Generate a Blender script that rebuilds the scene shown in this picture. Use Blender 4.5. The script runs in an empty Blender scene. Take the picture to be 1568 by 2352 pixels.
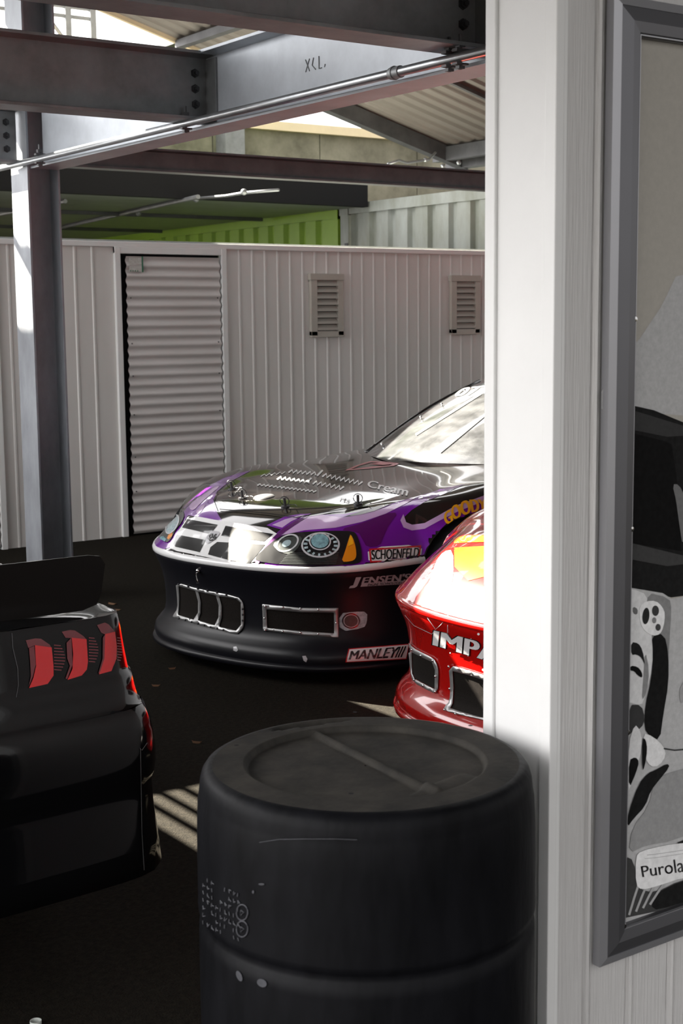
import bpy, bmesh, math, random
import numpy as np
from mathutils import Vector, Matrix
from mathutils.bvhtree import BVHTree
from mathutils.geometry import delaunay_2d_cdt
from mathutils import noise as mnoise

random.seed(7)
SC = bpy.context.scene
COL = SC.collection

# ------------------------------------------------------------------ camera
FPX = 3267.0                      # focal length in pixels of the 1568x2352 frame (a 50 mm lens)
EYE = Vector((0, 0, 1.665))
_t = math.atan((1176 - 735) / FPX)
_a = math.radians(54.9)
_r = 0.010
_Fh = Vector((math.cos(_a), math.sin(_a), 0)); _R0 = Vector((math.sin(_a), -math.cos(_a), 0)); _Z = Vector((0, 0, 1))
CF = _Fh * math.cos(_t) - _Z * math.sin(_t); _U0 = _Fh * math.sin(_t) + _Z * math.cos(_t)
CR = _R0 * math.cos(_r) - _U0 * math.sin(_r); CU = _U0 * math.cos(_r) + _R0 * math.sin(_r)
cam_data = bpy.data.cameras.new('camera'); cam = bpy.data.objects.new('camera', cam_data); COL.objects.link(cam)
cam.matrix_world = Matrix(((CR.x, CU.x, -CF.x, EYE.x), (CR.y, CU.y, -CF.y, EYE.y), (CR.z, CU.z, -CF.z, EYE.z), (0, 0, 0, 1)))
cam_data.sensor_fit = 'VERTICAL'; cam_data.sensor_height = 36.0
cam_data.lens = FPX / 2352 * 36.0
cam_data.clip_start = 0.05; cam_data.clip_end = 300
cam_data.dof.use_dof = True; cam_data.dof.focus_distance = 4.3; cam_data.dof.aperture_fstop = 10.0
SC.camera = cam

# ------------------------------------------------------------------ light
SUN_DIR = Vector((0.30, -1.0, -0.85)).normalized()      # the way the sunlight travels
sun_d = bpy.data.lights.new('sun', 'SUN'); sun_d.energy = 70.0; sun_d.angle = math.radians(0.25); sun_d.color = (1.0, 0.93, 0.80)
sun = bpy.data.objects.new('sun', sun_d); COL.objects.link(sun)
sun.rotation_euler = (-SUN_DIR).to_track_quat('Z', 'Y').to_euler(); sun.location = (-8, 14, 12)

world = bpy.data.worlds.new('sky'); SC.world = world; world.use_nodes = True
wn = world.node_tree.nodes; wl = world.node_tree.links
for n in list(wn): wn.remove(n)
w_out = wn.new('ShaderNodeOutputWorld'); w_bg = wn.new('ShaderNodeBackground')
w_tc = wn.new('ShaderNodeTexCoord'); w_dot = wn.new('ShaderNodeVectorMath'); w_dot.operation = 'DOT_PRODUCT'
w_dot.inputs[1].default_value = (-0.80, 0.60, 0.0)
w_map = wn.new('ShaderNodeMapRange'); w_map.inputs['From Min'].default_value = -1; w_map.inputs['From Max'].default_value = 1
w_map.inputs['To Min'].default_value = 0.0; w_map.inputs['To Max'].default_value = 1.0
w_bg.inputs['Color'].default_value = (1.0, 0.985, 0.985, 1)
wl.new(w_tc.outputs['Generated'], w_dot.inputs[0]); wl.new(w_dot.outputs['Value'], w_map.inputs['Value'])
w_pow = wn.new('ShaderNodeMath'); w_pow.operation = 'POWER'; w_pow.inputs[1].default_value = 1.9
w_mul = wn.new('ShaderNodeMath'); w_mul.operation = 'MULTIPLY_ADD'; w_mul.inputs[1].default_value = 6.1; w_mul.inputs[2].default_value = 0.78
wl.new(w_map.outputs['Result'], w_pow.inputs[0]); wl.new(w_pow.outputs[0], w_mul.inputs[0]); wl.new(w_mul.outputs[0], w_bg.inputs['Strength']); wl.new(w_bg.outputs[0], w_out.inputs[0])

SC.view_settings.view_transform = 'Standard'; SC.view_settings.look = 'None'
SC.view_settings.exposure = 0.0; SC.view_settings.gamma = 1.0; SC.view_settings.use_curve_mapping = False
SC.cycles.max_bounces = 8; SC.cycles.sample_clamp_indirect = 4.0; SC.cycles.caustics_reflective = False; SC.cycles.caustics_refractive = False
SC.cycles.use_denoising = True

# ------------------------------------------------------------------ rays through the photo, to lay flat prints and stickers on surfaces
def ray(px, py): return (CF + CR * ((px - 784) / FPX) - CU * ((py - 1176) / FPX))
def at_x(px, py, x): d = ray(px, py); return EYE + d * (x / d.x)
def at_y(px, py, y): d = ray(px, py); return EYE + d * (y / d.y)
def at_z(px, py, z): d = ray(px, py); return EYE + d * ((z - EYE.z) / d.z)

# ------------------------------------------------------------------ materials
def srgb(r, g, b):
    f = lambda c: (c / 255 / 12.92) if c / 255 <= 0.04045 else ((c / 255 + 0.055) / 1.055) ** 2.4
    return (f(r), f(g), f(b))
MATS = {}
def mat(name, col, rough=0.5, metal=0.0, coat=0.0, spec=0.5, var=0.0, vscale=4.0, bump=0.0, bscale=40.0, col2=None, stretch=None, coat_rough=0.03, alpha=None, detail=6.0, flakes=0.0):
    if name in MATS: return MATS[name]
    m = bpy.data.materials.new(name); m.use_nodes = True
    nt = m.node_tree; b = nt.nodes['Principled BSDF']
    b.inputs['Base Color'].default_value = (*col, 1); b.inputs['Roughness'].default_value = rough
    b.inputs['Metallic'].default_value = metal; b.inputs['Coat Weight'].default_value = coat
    b.inputs['Coat Roughness'].default_value = coat_rough; b.inputs['Specular IOR Level'].default_value = spec
    tc = nt.nodes.new('ShaderNodeTexCoord'); mp = nt.nodes.new('ShaderNodeMapping')
    nt.links.new(tc.outputs['Object'], mp.inputs['Vector'])
    if stretch: mp.inputs['Scale'].default_value = stretch
    if var > 0 or col2:
        nz = nt.nodes.new('ShaderNodeTexNoise'); nz.inputs['Scale'].default_value = vscale; nz.inputs['Detail'].default_value = detail
        nz.inputs['Roughness'].default_value = 0.65
        rp = nt.nodes.new('ShaderNodeValToRGB'); rp.color_ramp.elements[0].position = 0.33; rp.color_ramp.elements[1].position = 0.68
        c2 = col2 or tuple(max(0, c * (1 - var)) for c in col)
        c1 = col if col2 else tuple(c * (1 + var) for c in col)
        rp.color_ramp.elements[0].color = (*c2, 1); rp.color_ramp.elements[1].color = (*c1, 1)
        nt.links.new(mp.outputs[0], nz.inputs['Vector']); nt.links.new(nz.outputs['Fac'], rp.inputs['Fac'])
        nt.links.new(rp.outputs['Color'], b.inputs['Base Color'])
    if bump > 0:
        nb = nt.nodes.new('ShaderNodeTexNoise'); nb.inputs['Scale'].default_value = bscale; nb.inputs['Detail'].default_value = 5
        bp = nt.nodes.new('ShaderNodeBump'); bp.inputs['Strength'].default_value = bump; bp.inputs['Distance'].default_value = 0.01
        nt.links.new(mp.outputs[0], nb.inputs['Vector']); nt.links.new(nb.outputs['Fac'], bp.inputs['Height'])
        nt.links.new(bp.outputs['Normal'], b.inputs['Normal'])
    MATS[name] = m; return m

ASPHALT = mat('asphalt', (0.021, 0.018, 0.0135), 0.95, spec=0.05, col2=(0.009, 0.008, 0.0062), vscale=55, bump=0.5, bscale=160)
WHITE_PANEL = mat('white_painted_sheet', (0.72, 0.70, 0.68), 0.42, col2=(0.64, 0.62, 0.59), vscale=1.6, stretch=(1, 1, 0.3))
WHITE_TRIM = mat('white_trim', (0.78, 0.78, 0.77), 0.45, var=0.03, vscale=3)
WHITE_BOARD = mat('white_wood_grain_board', (0.62, 0.61, 0.60), 0.5, col2=(0.55, 0.54, 0.53), vscale=14, stretch=(14, 14, 0.5), bump=0.35, bscale=14)
SHUTTER = mat('corrugated_white_sheet', (0.68, 0.65, 0.64), 0.4, col2=(0.60, 0.57, 0.55), vscale=1.2, stretch=(1, 1, 4))
GALV = mat('galvanised_steel', (0.30, 0.31, 0.32), 0.45, metal=0.55, col2=(0.20, 0.205, 0.21), vscale=5, detail=9)
GALV_LIGHT = mat('bright_galvanised_steel', (0.42, 0.44, 0.46), 0.33, metal=0.8, var=0.1, vscale=12)
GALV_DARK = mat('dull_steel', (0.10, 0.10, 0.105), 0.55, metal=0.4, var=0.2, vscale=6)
BOLT = mat('dark_bolt', (0.06, 0.06, 0.065), 0.45, metal=0.6)
ROOF_SHEET = mat('beige_roof_sheet', (0.19, 0.165, 0.148), 0.5, var=0.06, vscale=3)
GREEN = mat('green_container_paint', (0.25, 0.40, 0.03), 0.45, col2=(0.20, 0.33, 0.025), vscale=2)
PALE = mat('pale_container_paint', (0.33, 0.35, 0.335), 0.42, col2=(0.19, 0.20, 0.16), vscale=3.0, stretch=(1, 1, 0.35))
CONCRETE = mat('stained_concrete', (0.25, 0.235, 0.18), 0.85, col2=(0.085, 0.08, 0.055), vscale=1.3, detail=8)
CREAM = mat('cream_capping', (0.75, 0.62, 0.42), 0.6, var=0.05)
DARK = mat('dark_underside', (0.012, 0.012, 0.013), 0.9, spec=0.2)
GREY_PANEL = mat('grey_ceiling_panel', (0.30, 0.32, 0.30), 0.6, var=0.1)
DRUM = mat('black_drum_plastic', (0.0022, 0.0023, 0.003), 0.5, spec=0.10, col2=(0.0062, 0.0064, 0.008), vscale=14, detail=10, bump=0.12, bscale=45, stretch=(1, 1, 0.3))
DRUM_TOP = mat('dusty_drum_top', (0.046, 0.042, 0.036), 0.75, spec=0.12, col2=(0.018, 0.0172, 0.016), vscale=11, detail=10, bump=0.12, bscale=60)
DRUM_SCUFF = mat('scuffed_drum_plastic', (0.045, 0.046, 0.054), 0.7, var=0.3, vscale=60)
FRAME = mat('anodised_frame', (0.15, 0.15, 0.16), 0.38, metal=0.7, var=0.03)
CHROME = mat('bright_screw', (0.8, 0.8, 0.8), 0.15, metal=1.0)
BLACK_PAINT = mat('black_car_paint', (0.003, 0.003, 0.0035), 0.10, coat=0.25, spec=0.22)
BLACK_SATIN = mat('black_satin_paint', (0.006, 0.006, 0.009), 0.36, spec=0.35)
HOOD_BLACK = mat('black_hood_paint', (0.012, 0.010, 0.009), 0.09, coat=1.0, spec=0.5, bump=0.012, bscale=5)
PURPLE = mat('purple_paint', srgb(112, 22, 150), 0.22, coat=1.0)
PURPLE_DARK = mat('deep_purple_paint', srgb(84, 8, 92), 0.25, coat=1.0)
LAVENDER = mat('lavender_paint', srgb(190, 155, 200), 0.25, coat=1.0)
DECAL_WHITE = mat('white_decal', (0.80, 0.80, 0.80), 0.3, coat=0.6)
DECAL_SILVER = mat('silver_decal', (0.50, 0.50, 0.52), 0.35, coat=0.5)
DECAL_BLACK = mat('black_decal', (0.010, 0.010, 0.011), 0.2, coat=0.8)
DECAL_RED = mat('red_decal', srgb(190, 22, 30), 0.3, coat=0.6)
DECAL_YELLOW = mat('yellow_decal', srgb(238, 170, 20), 0.35, coat=0.4)
DECAL_AMBER = mat('amber_decal', srgb(225, 135, 20), 0.3, coat=0.8)
DECAL_GREY = mat('grey_lamp_print', srgb(62, 66, 64), 0.3, coat=0.3, var=0.25, vscale=30)
DECAL_TEAL = mat('blue_grey_lamp_print', srgb(120, 160, 168), 0.25, coat=0.9, var=0.45, vscale=45)
DECAL_PALE = mat('pale_lamp_print', srgb(165, 185, 190), 0.25, coat=0.9, var=0.3, vscale=60)
MESH_DARK = mat('dark_wire_mesh', (0.014, 0.0115, 0.010), 0.7, spec=0.1, metal=0.3, var=0.5, vscale=260)
PLATE = mat('aluminium_plate', (0.50, 0.50, 0.50), 0.4, metal=0.75, var=0.12, vscale=9)
RED_PAINT = mat('red_car_paint', srgb(176, 12, 8), 0.2, coat=1.0, var=0.06, vscale=60)
SUNLIT_ORANGE = mat('sunlit_orange_red', srgb(226, 92, 20), 0.22, coat=1.0, var=0.1, vscale=30)  # sunlit tone of the red paint, put into the colour
GLASS_DARK = mat('dark_windscreen', (0.012, 0.013, 0.015), 0.05, coat=1.0, spec=0.9)
RUBBER = mat('tyre_rubber', (0.012, 0.012, 0.012), 0.8)
RIM = mat('dark_rim', (0.05, 0.05, 0.055), 0.4, metal=0.6)
TAIL_RED = mat('red_tail_lamp', srgb(206, 12, 22), 0.2, coat=1.0)
TAIL_DARKRED = mat('dark_red_tail_lamp', srgb(104, 22, 34), 0.2, coat=1.0)
BROWN_BLACK = mat('smoked_spoiler', (0.010, 0.0085, 0.008), 0.3, coat=0.3)
LEAF = mat('dry_leaf', (0.12, 0.06, 0.025), 0.8, var=0.3)
CUP = mat('white_plastic', (0.55, 0.58, 0.55), 0.5)

# ------------------------------------------------------------------ mesh tools
class MB:
    def __init__(self): self.v = []; self.f = []
    def add(self, vs, fs):
        n = len(self.v); self.v += [tuple(p) for p in vs]; self.f += [tuple(i + n for i in q) for q in fs]; return self
    def box(self, a, b):
        x0, y0, z0 = a; x1, y1, z1 = b
        return self.add([(x0, y0, z0), (x1, y0, z0), (x1, y1, z0), (x0, y1, z0), (x0, y0, z1), (x1, y0, z1), (x1, y1, z1), (x0, y1, z1)],
                        [(3, 2, 1, 0), (4, 5, 6, 7), (0, 1, 5, 4), (1, 2, 6, 5), (2, 3, 7, 6), (3, 0, 4, 7)])
    def prism(self, prof, fn, t0, t1):
        """profile (a,b) extruded from t0 to t1; fn(a,b,t) gives the point"""
        n = len(prof)
        vs = [fn(a, b, t0) for a, b in prof] + [fn(a, b, t1) for a, b in prof]
        fs = [(i, (i + 1) % n, n + (i + 1) % n, n + i) for i in range(n)] + [tuple(range(n - 1, -1, -1)), tuple(range(n, 2 * n))]
        return self.add(vs, fs)
    def strip(self, prof, fn, t0, t1):
        n = len(prof)
        vs = [fn(a, b, t0) for a, b in prof] + [fn(a, b, t1) for a, b in prof]
        return self.add(vs, [(i, i + 1, n + i + 1, n + i) for i in range(n - 1)])
    def tube(self, pts, r, seg=10, caps=True):
        pts = [Vector(p) for p in pts]; rings = []
        for i, p in enumerate(pts):
            d = (pts[min(i + 1, len(pts) - 1)] - pts[max(i - 1, 0)]).normalized()
            up = Vector((0, 0, 1)) if abs(d.z) < 0.95 else Vector((1, 0, 0))
            s = d.cross(up).normalized(); u = s.cross(d).normalized()
            rr = r[i] if isinstance(r, (list, tuple)) else r
            rings.append([p + (s * math.cos(2 * math.pi * k / seg) + u * math.sin(2 * math.pi * k / seg)) * rr for k in range(seg)])
        vs = [q for ring in rings for q in ring]; fs = []
        for i in range(len(pts) - 1):
            for k in range(seg):
                fs.append((i * seg + k, i * seg + (k + 1) % seg, (i + 1) * seg + (k + 1) % seg, (i + 1) * seg + k))
        if caps:
            fs.append(tuple(range(seg - 1, -1, -1))); fs.append(tuple(range((len(pts) - 1) * seg, len(pts) * seg)))
        return self.add(vs, fs)
    def lathe(self, prof, c, axis=Vector((0, 0, 1)), seg=64, disp=None):
        axis = Vector(axis).normalized(); a = Vector((1, 0, 0)) if abs(axis.x) < 0.9 else Vector((0, 1, 0))
        s = axis.cross(a).normalized(); t = axis.cross(s)
        c = Vector(c); vs = []; fs = []
        for r, h in prof:
            for k in range(seg):
                th = 2 * math.pi * k / seg
                vs.append(c + (s * math.cos(th) + t * math.sin(th)) * r + axis * h)
        for i in range(len(prof) - 1):
            for k in range(seg):
                fs.append((i * seg + k, i * seg + (k + 1) % seg, (i + 1) * seg + (k + 1) % seg, (i + 1) * seg + k))
        return self.add(vs, fs)
    def ball(self, c, r, seg=8):
        prof = [(max(1e-4, r * math.sin(math.pi * i / seg)), -r * math.cos(math.pi * i / seg)) for i in range(seg + 1)]
        return self.lathe(prof, c, seg=seg * 2)
    def grid(self, P, flip=False, close=False):
        m = len(P); n = len(P[0]); fs = []
        for i in range(m - 1):
            for j in range(n - 1 + (1 if close else 0)):
                q = (i * n + j, i * n + (j + 1) % n, (i + 1) * n + (j + 1) % n, (i + 1) * n + j)
                fs.append(q[::-1] if flip else q)
        return self.add([p for row in P for p in row], fs)

ORIGIN = {}
def obj(name, mb, material, parent=None, smooth=False, bevel=0.0, weld=0.0, recalc=True, autosmooth=None):
    """one mesh object from world-space geometry, moved into its parent's frame"""
    me = bpy.data.meshes.new(name)
    inv = ORIGIN[parent.name].inverted() if parent is not None else Matrix.Identity(4)
    me.from_pydata([tuple(inv @ Vector(p)) for p in mb.v], [], mb.f)
    bm = bmesh.new(); bm.from_mesh(me)
    if weld: bmesh.ops.remove_doubles(bm, verts=bm.verts, dist=weld)
    bmesh.ops.dissolve_degenerate(bm, dist=1e-6, edges=bm.edges)
    if recalc: bmesh.ops.recalc_face_normals(bm, faces=bm.faces)
    if bevel:
        es = [e for e in bm.edges if len(e.link_faces) == 2 and e.calc_face_angle(0) > 0.6]
        bmesh.ops.bevel(bm, geom=es, offset=bevel, segments=2, profile=0.6, affect='EDGES')
    for f in bm.faces: f.smooth = smooth
    if smooth and autosmooth:
        for e in bm.edges:
            if len(e.link_faces) == 2 and e.calc_face_angle(0) > autosmooth: e.smooth = False
    bm.to_mesh(me); bm.free()
    me.materials.append(material)
    o = bpy.data.objects.new(name, me); COL.objects.link(o)
    if parent is not None: o.parent = parent
    ORIGIN[o.name] = ORIGIN[parent.name] if parent is not None else Matrix.Identity(4)
    return o
def thing(name, label, cat, loc=(0, 0, 0), rz=0.0, group=None):
    o = bpy.data.objects.new(name, None); COL.objects.link(o)
    o.empty_display_size = 0.1; o.location = loc; o.rotation_euler = (0, 0, rz)
    ORIGIN[o.name] = Matrix.Translation(Vector(loc)) @ Matrix.Rotation(rz, 4, 'Z')
    o['label'] = label; o['category'] = cat
    if group: o['group'] = group
    return o
def tag(o, label, cat, group=None):
    o['label'] = label; o['category'] = cat
    if group: o['group'] = group
    return o
def struct(name, mb, m, parent=None, **k):
    o = obj(name, mb, m, parent, **k)
    if parent is None: o['kind'] = 'structure'
    return o

# ================================================================== SETTING
struct('floor', MB().add([(-30, -20, 0), (45, -20, 0), (45, 60, 0), (-30, 60, 0)], [(0, 1, 2, 3)]), ASPHALT)

# ---- unseen overhead deck added to block the sun, openings shaped for each lit patch
ZD = 4.6
def sun_to_deck(p):
    p = Vector(p); t = (ZD - p.z) / -SUN_DIR.z; q = p - SUN_DIR * t; return (q.x, q.y)
HOLES = []          # (x0,x1,y0,y1) openings in the deck
def lit(x0, x1, y0, y1, z):
    a = sun_to_deck((x0, y0, z)); b = sun_to_deck((x1, y1, z)); HOLES.append((a[0], b[0], a[1], b[1]))
for a_, b_ in ((2.10, 2.175), (2.20, 2.262), (2.285, 2.35), (2.375, 2.46)):      # slots shaped in the added deck to throw the floor stripes
    lit(a_, b_, 3.2, 4.42, 0.0)
lit(3.20, 3.88, 3.82, 4.42, 0.60)        # red car
lit(4.75, 5.9, 5.35, 6.75, 1.05)         # windscreen
lit(3.80, 4.15, 5.75, 6.50, 0.79)        # hood
lit(4.11, 4.40, 5.00, 5.35, 0.75)        # near fender
lit(3.31, 3.52, 5.30, 5.75, 0.60)        # nose
lit(3.20, 3.45, 7.35, 7.62, 2.0); lit(3.20, 3.45, 7.70, 7.80, 2.0); lit(3.20, 3.45, 7.95, 8.55, 2.0)     # column
lit(3.285, 3.33, 6.3, 7.4, 2.572)        # conduit
HOLES += [(5.0, 14.0, 9.2, 14.0), (4.8, 6.4, 7.3, 9.2)]
DX0, DX1, DY0, DY1 = -1.0, 12.0, -2.2, 13.6
def deck():
    xs = sorted({DX0, DX1, *[min(max(v, DX0), DX1) for h in HOLES for v in h[:2]]})
    ys = sorted({DY0, DY1, *[min(max(v, DY0), DY1) for h in HOLES for v in h[2:]]})
    m = MB()
    for i in range(len(xs) - 1):
        for j in range(len(ys) - 1):
            cx = (xs[i] + xs[i + 1]) / 2; cy = (ys[j] + ys[j + 1]) / 2
            if any(h[0] < cx < h[1] and h[2] < cy < h[3] for h in HOLES): continue
            m.box((xs[i], ys[j], ZD), (xs[i + 1], ys[j + 1], ZD + 0.04))
    return m
struct('added_sun_deck', deck(), GALV_DARK)
struct('added_shade_fascia', MB().box((-1.03, -2.2, 2.35), (-0.98, 4.6, 4.6)), GALV_DARK)  # unseen board added to dim the upper part of the corner post
struct('added_sun_blocker', MB().box((7.6, 12.8, 4.6), (10.4, 17.6, 4.64)), GALV_DARK)  # unseen slab added to keep the sun off the pale container

# ---- white ribbed shed wall at the back with two corrugated shutter doors
YW = 10.0; WTOP = 2.27
def ribbed(m, x0, x1, z0, z1, ribs, y=YW, d=0.007, w=0.013):
    xs = [(x0, 0.0)]
    for r in ribs:
        if x0 + w < r < x1 - w: xs += [(r - w, 0), (r - w * 0.45, d), (r + w * 0.45, d), (r + w, 0)]
    xs.append((x1, 0.0))
    prof = [(x, y - h) for x, h in xs]
    m.strip(prof, lambda a, b, t: (a, b, t), z0, z1)
D1 = (5.00, 5.86); D0 = (2.9, 3.93)
m = MB()
ribbed(m, 4.33, 5.00 - 0.04, 0.0, WTOP, [4.46, 4.605, 4.75])
ribbed(m, D1[0] - 0.04, D1[1] + 0.06, 2.185, WTOP, [5.0 + 0.11 * i for i in range(1, 9)])
ribbed(m, D0[1] + 0.05, 4.33, 0.0, WTOP, [4.08, 4.2])
ribbed(m, D1[1] + 0.06, 16.0, 0.0, WTOP, [5.92 + 0.1228 * i for i in range(1, 90)])
m.box((0.0, YW, 2.185), (D0[1] + 0.05, YW + 0.03, WTOP)); m.box((0, YW, 0), (D0[0] - 0.05, YW + 0.03, 2.2))
struct('wall_back', m, WHITE_PANEL)
m = MB()
m.box((0.0, YW - 0.022, WTOP - 0.035), (16.0, YW + 0.05, WTOP + 0.005))            # top flashing
struct('trim_1', m, WHITE_TRIM, bevel=0.004)
struct('ceiling_shed', MB().box((0.0, YW + 0.02, WTOP), (8.9, YW + 2.4, WTOP + 0.02)), GREY_PANEL)
for i, (a, b) in enumerate((D1, D0)):
    d = MB(); N = int(2.16 / 0.0052)
    prof = []
    for k in range(N + 1):
        z = 0.015 + 2.15 * k / N
        prof.append((YW - 0.014 + 0.0105 * math.cos(2 * math.pi * z / 0.0762), z))
    d.strip(prof, lambda p, q, t: (t, p, q), a + 0.022, b - 0.008)
    door = struct('door_%d' % (i + 1), d, SHUTTER, smooth=True)
    t = MB(); t.box((a - 0.075, YW - 0.03, 0), (a - 0.028, YW + 0.02, 2.235)); t.box((b + 0.004, YW - 0.03, 0), (b + 0.05, YW + 0.02, 2.235))
    t.box((a - 0.075, YW - 0.026, 2.185), (b + 0.05, YW + 0.02, 2.235))
    obj('door_frame', t, WHITE_TRIM, door, bevel=0.004)
    obj('door_recess', MB().box((a - 0.028, YW + 0.03, 0), (b + 0.004, YW + 0.05, 2.19)), DARK, door)
    if i == 0:
        lab = MB().box((a + 0.045, YW - 0.030, 2.10), (a + 0.15, YW - 0.0265, 2.155)); lab.box((a + 0.045, YW - 0.030, 2.05), (a + 0.15, YW - 0.0265, 2.09))
        obj('worn_label', lab, mat('faded_label', (0.42, 0.40, 0.37), 0.7, col2=(0.62, 0.6, 0.57), vscale=40), door)
        g = MB().box((a + 0.152, YW - 0.031, 2.045), (a + 0.162, YW - 0.0265, 2.165))
        for q in range(4): g.box((a + 0.05 + 0.02 * q, YW - 0.031, 2.05), (a + 0.058 + 0.02 * q, YW - 0.0302, 2.06))
        obj('green_mark', g, mat('green_ink', srgb(40, 110, 80), 0.6), door)
        for zz in (0.35, 0.62, 0.95, 1.25, 1.5, 1.85):
            for xx in (a + 0.05, b - 0.04):
                obj('screw', MB().ball((xx, YW - 0.027, zz), 0.006, 5), BOLT, door)

# ---- louvre vents on the shed wall
def louvre(x0, x1, label):
    z0, z1 = 1.535, 2.04; y = YW - 0.004
    t = thing('louvre_vent', label, 'vent', ((x0 + x1) / 2, y, z0), group='louvre vents on the shed wall')
    fr = MB(); w = 0.042; dd = 0.035
    for b in (((x0 - 0.02, y - dd, z0), (x0 + w, y, z1)), ((x1 - w, y - dd, z0), (x1 + 0.015, y, z1)), ((x0 - 0.03, y - dd - 0.006, z1 - w), (x1 + 0.02, y, z1 + 0.012)), ((x0 - 0.02, y - dd, z0 - 0.012), (x1 + 0.015, y, z0 + w * 0.9))):
        fr.box(*b)
    obj('vent_frame', fr, mat('vent_frame_beige', (0.46, 0.43, 0.38), 0.5, var=0.1), t, bevel=0.003)
    obj('vent_back', MB().box((x0 + w, y - 0.006, z0 + w), (x1 - w, y - 0.002, z1 - w)), DARK, t)
    n = 8; h = (z1 - z0 - 2 * w) / n
    for k in range(n):
        zz = z0 + w + h * k
        obj('slat', MB().prism([(y - 0.006, zz + h * 0.95), (y - 0.012, zz + h * 0.98), (y - 0.040, zz + h * 0.10), (y - 0.034, zz + h * 0.06)], lambda p, q, s: (s, p, q), x0 + w, x1 - w), mat('vent_slat_beige', (0.40, 0.38, 0.34), 0.5), t)
louvre(6.735, 7.03, 'beige louvre vent on the white shed wall, left of the bright sun streak')
louvre(8.25, 8.55, 'beige louvre vent on the white shed wall, nearest the white corner post')

# ---- right-hand cladding wall carrying the poster, and its corner trim post
XP, YP0, YP1 = 1.75, 1.837, 2.02
m = MB()
prof = [(XP + 0.012, 0.0), (XP + 0.088, 0.0)]
bx = XP + 0.088
k = 0
while bx < 11.8:
    prof += [(bx, 0.004), (bx + 0.004, 0.006), (bx + 0.008, -0.004), (bx + 0.012, -0.007), (bx + 0.017, -0.004), (bx + 0.022, 0.003), (bx + 0.024, 0.0)]
    bx += 0.1175; prof.append((bx - 0.001, 0.0)); k += 1
m.strip([(x, YP0 + h) for x, h in prof], lambda a, b, t: (a, b, t), 0.0, 4.58)
m.box((XP + 0.02, YP0 + 0.012, 0.0), (12.0, YP1 - 0.02, 4.58))
struct('wall_right', m, WHITE_BOARD)
m = MB()
m.box((XP + 0.003, YP0 + 0.026, 0), (XP + 0.03, YP1 - 0.028, 4.58))                                   # face panel
m.box((XP - 0.004, YP0 - 0.003, 0), (XP + 0.016, YP0 + 0.0255, 4.58)); m.box((XP - 0.003, YP1 - 0.0275, 0), (XP + 0.03, YP1, 4.58))
struct('trim_2', m, WHITE_TRIM, bevel=0.0025)
struct('trim_3', MB().box((XP + 0.0165, YP0 - 0.0015, 0), (XP + 0.024, YP0 + 0.011, 4.58)), WHITE_TRIM, bevel=0.001)

# ================================================================== STEELWORK
def ibeam_x(name, x0, x1, y, z0, z1, w, label, m_=None, group='galvanised steel beams', tf=0.014, tw=0.010):
    t = thing(name, label, 'beam', (x0, y, z0), group=group)
    pr = [(-w / 2, z0), (w / 2, z0), (w / 2, z0 + tf), (tw / 2, z0 + tf + 0.006), (tw / 2, z1 - tf - 0.006), (w / 2, z1 - tf), (w / 2, z1), (-w / 2, z1), (-w / 2, z1 - tf), (-tw / 2, z1 - tf - 0.006), (-tw / 2, z0 + tf + 0.006), (-w / 2, z0 + tf)]
    obj('beam_section', MB().prism(pr, lambda a, b, s: (s, y + a, b), x0, x1), m_ or GALV, t, bevel=0.002)
    return t
def bolts_y(t, x, y, zs, r=0.017):
    for z in zs:
        b = MB().lathe([(0.0001, -0.026), (r * 0.62, -0.026), (r * 0.62, -0.014), (r, -0.014), (r, -0.004), (r * 1.25, -0.004), (r * 1.25, 0), ], (x, y, z), axis=(0, 1, 0), seg=6)
        obj('bolt', b, BOLT, t)
XB = 3.45
def beam_along_y():
    t = thing('steel_beam', 'galvanised steel beam running into the distance above the cars, chalk marks on its web', 'beam', (XB, 5, 2.54), group='galvanised steel beams')
    z0, z1, w, tf, tw = 2.545, 2.90, 0.17, 0.014, 0.010
    pr = [(-w / 2, z0), (w / 2, z0), (w / 2, z0 + tf), (tw / 2, z0 + tf + 0.006), (tw / 2, z1 - tf - 0.006), (w / 2, z1 - tf), (w / 2, z1), (-w / 2, z1), (-w / 2, z1 - tf), (-tw / 2, z1 - tf - 0.006), (-tw / 2, z0 + tf + 0.006), (-w / 2, z0 + tf)]
    obj('beam_section', MB().prism(pr, lambda a, b, s: (XB + a, s, b), 2.03, 7.86), mat('skylit_galvanised_steel', (0.56, 0.60, 0.65), 0.42, metal=0.15, col2=(0.42, 0.45, 0.49), vscale=3, detail=9), t, bevel=0.002)  # lighter copy of the galvanised steel, sky light put into its colour
    ch = MB()
    for (a, b, c, d) in ((0, 0, .03, .05), (.03, 0, 0, .05), (.06, .05, .05, .02), (.05, .02, .075, .0), (.10, .05, .10, 0), (.14, .0, .145, .012), (.10, .0, .12, .0)):
        p = Vector((XB - 0.0065, 5.13 - a, 2.70 + b)); q = Vector((XB - 0.0065, 5.13 - c, 2.70 + d)); ch.tube([p, q], 0.0024, 5)
    obj('chalk_mark', ch, mat('faded_marker', (0.20, 0.21, 0.22), 0.7), t)
    return t
beam_along_y()
b1 = ibeam_x('steel_beam', -0.9, XB - 0.012, 5.955, 2.585, 2.895, 0.165, 'galvanised steel beam crossing the upper left, bolted with three bolts')
obj('end_plate', MB().box((XB - 0.017, 5.86, 2.60), (XB - 0.005, 6.05, 2.87)), GALV, b1, bevel=0.002)
bolts_y(b1, XB - 0.075, 5.95, (2.665, 2.735, 2.805))
b3 = ibeam_x('steel_beam', -0.9, XB - 0.012, 4.03, 2.61, 2.92, 0.165, 'nearest galvanised steel beam, crossing the top of the view into the white post')
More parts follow.
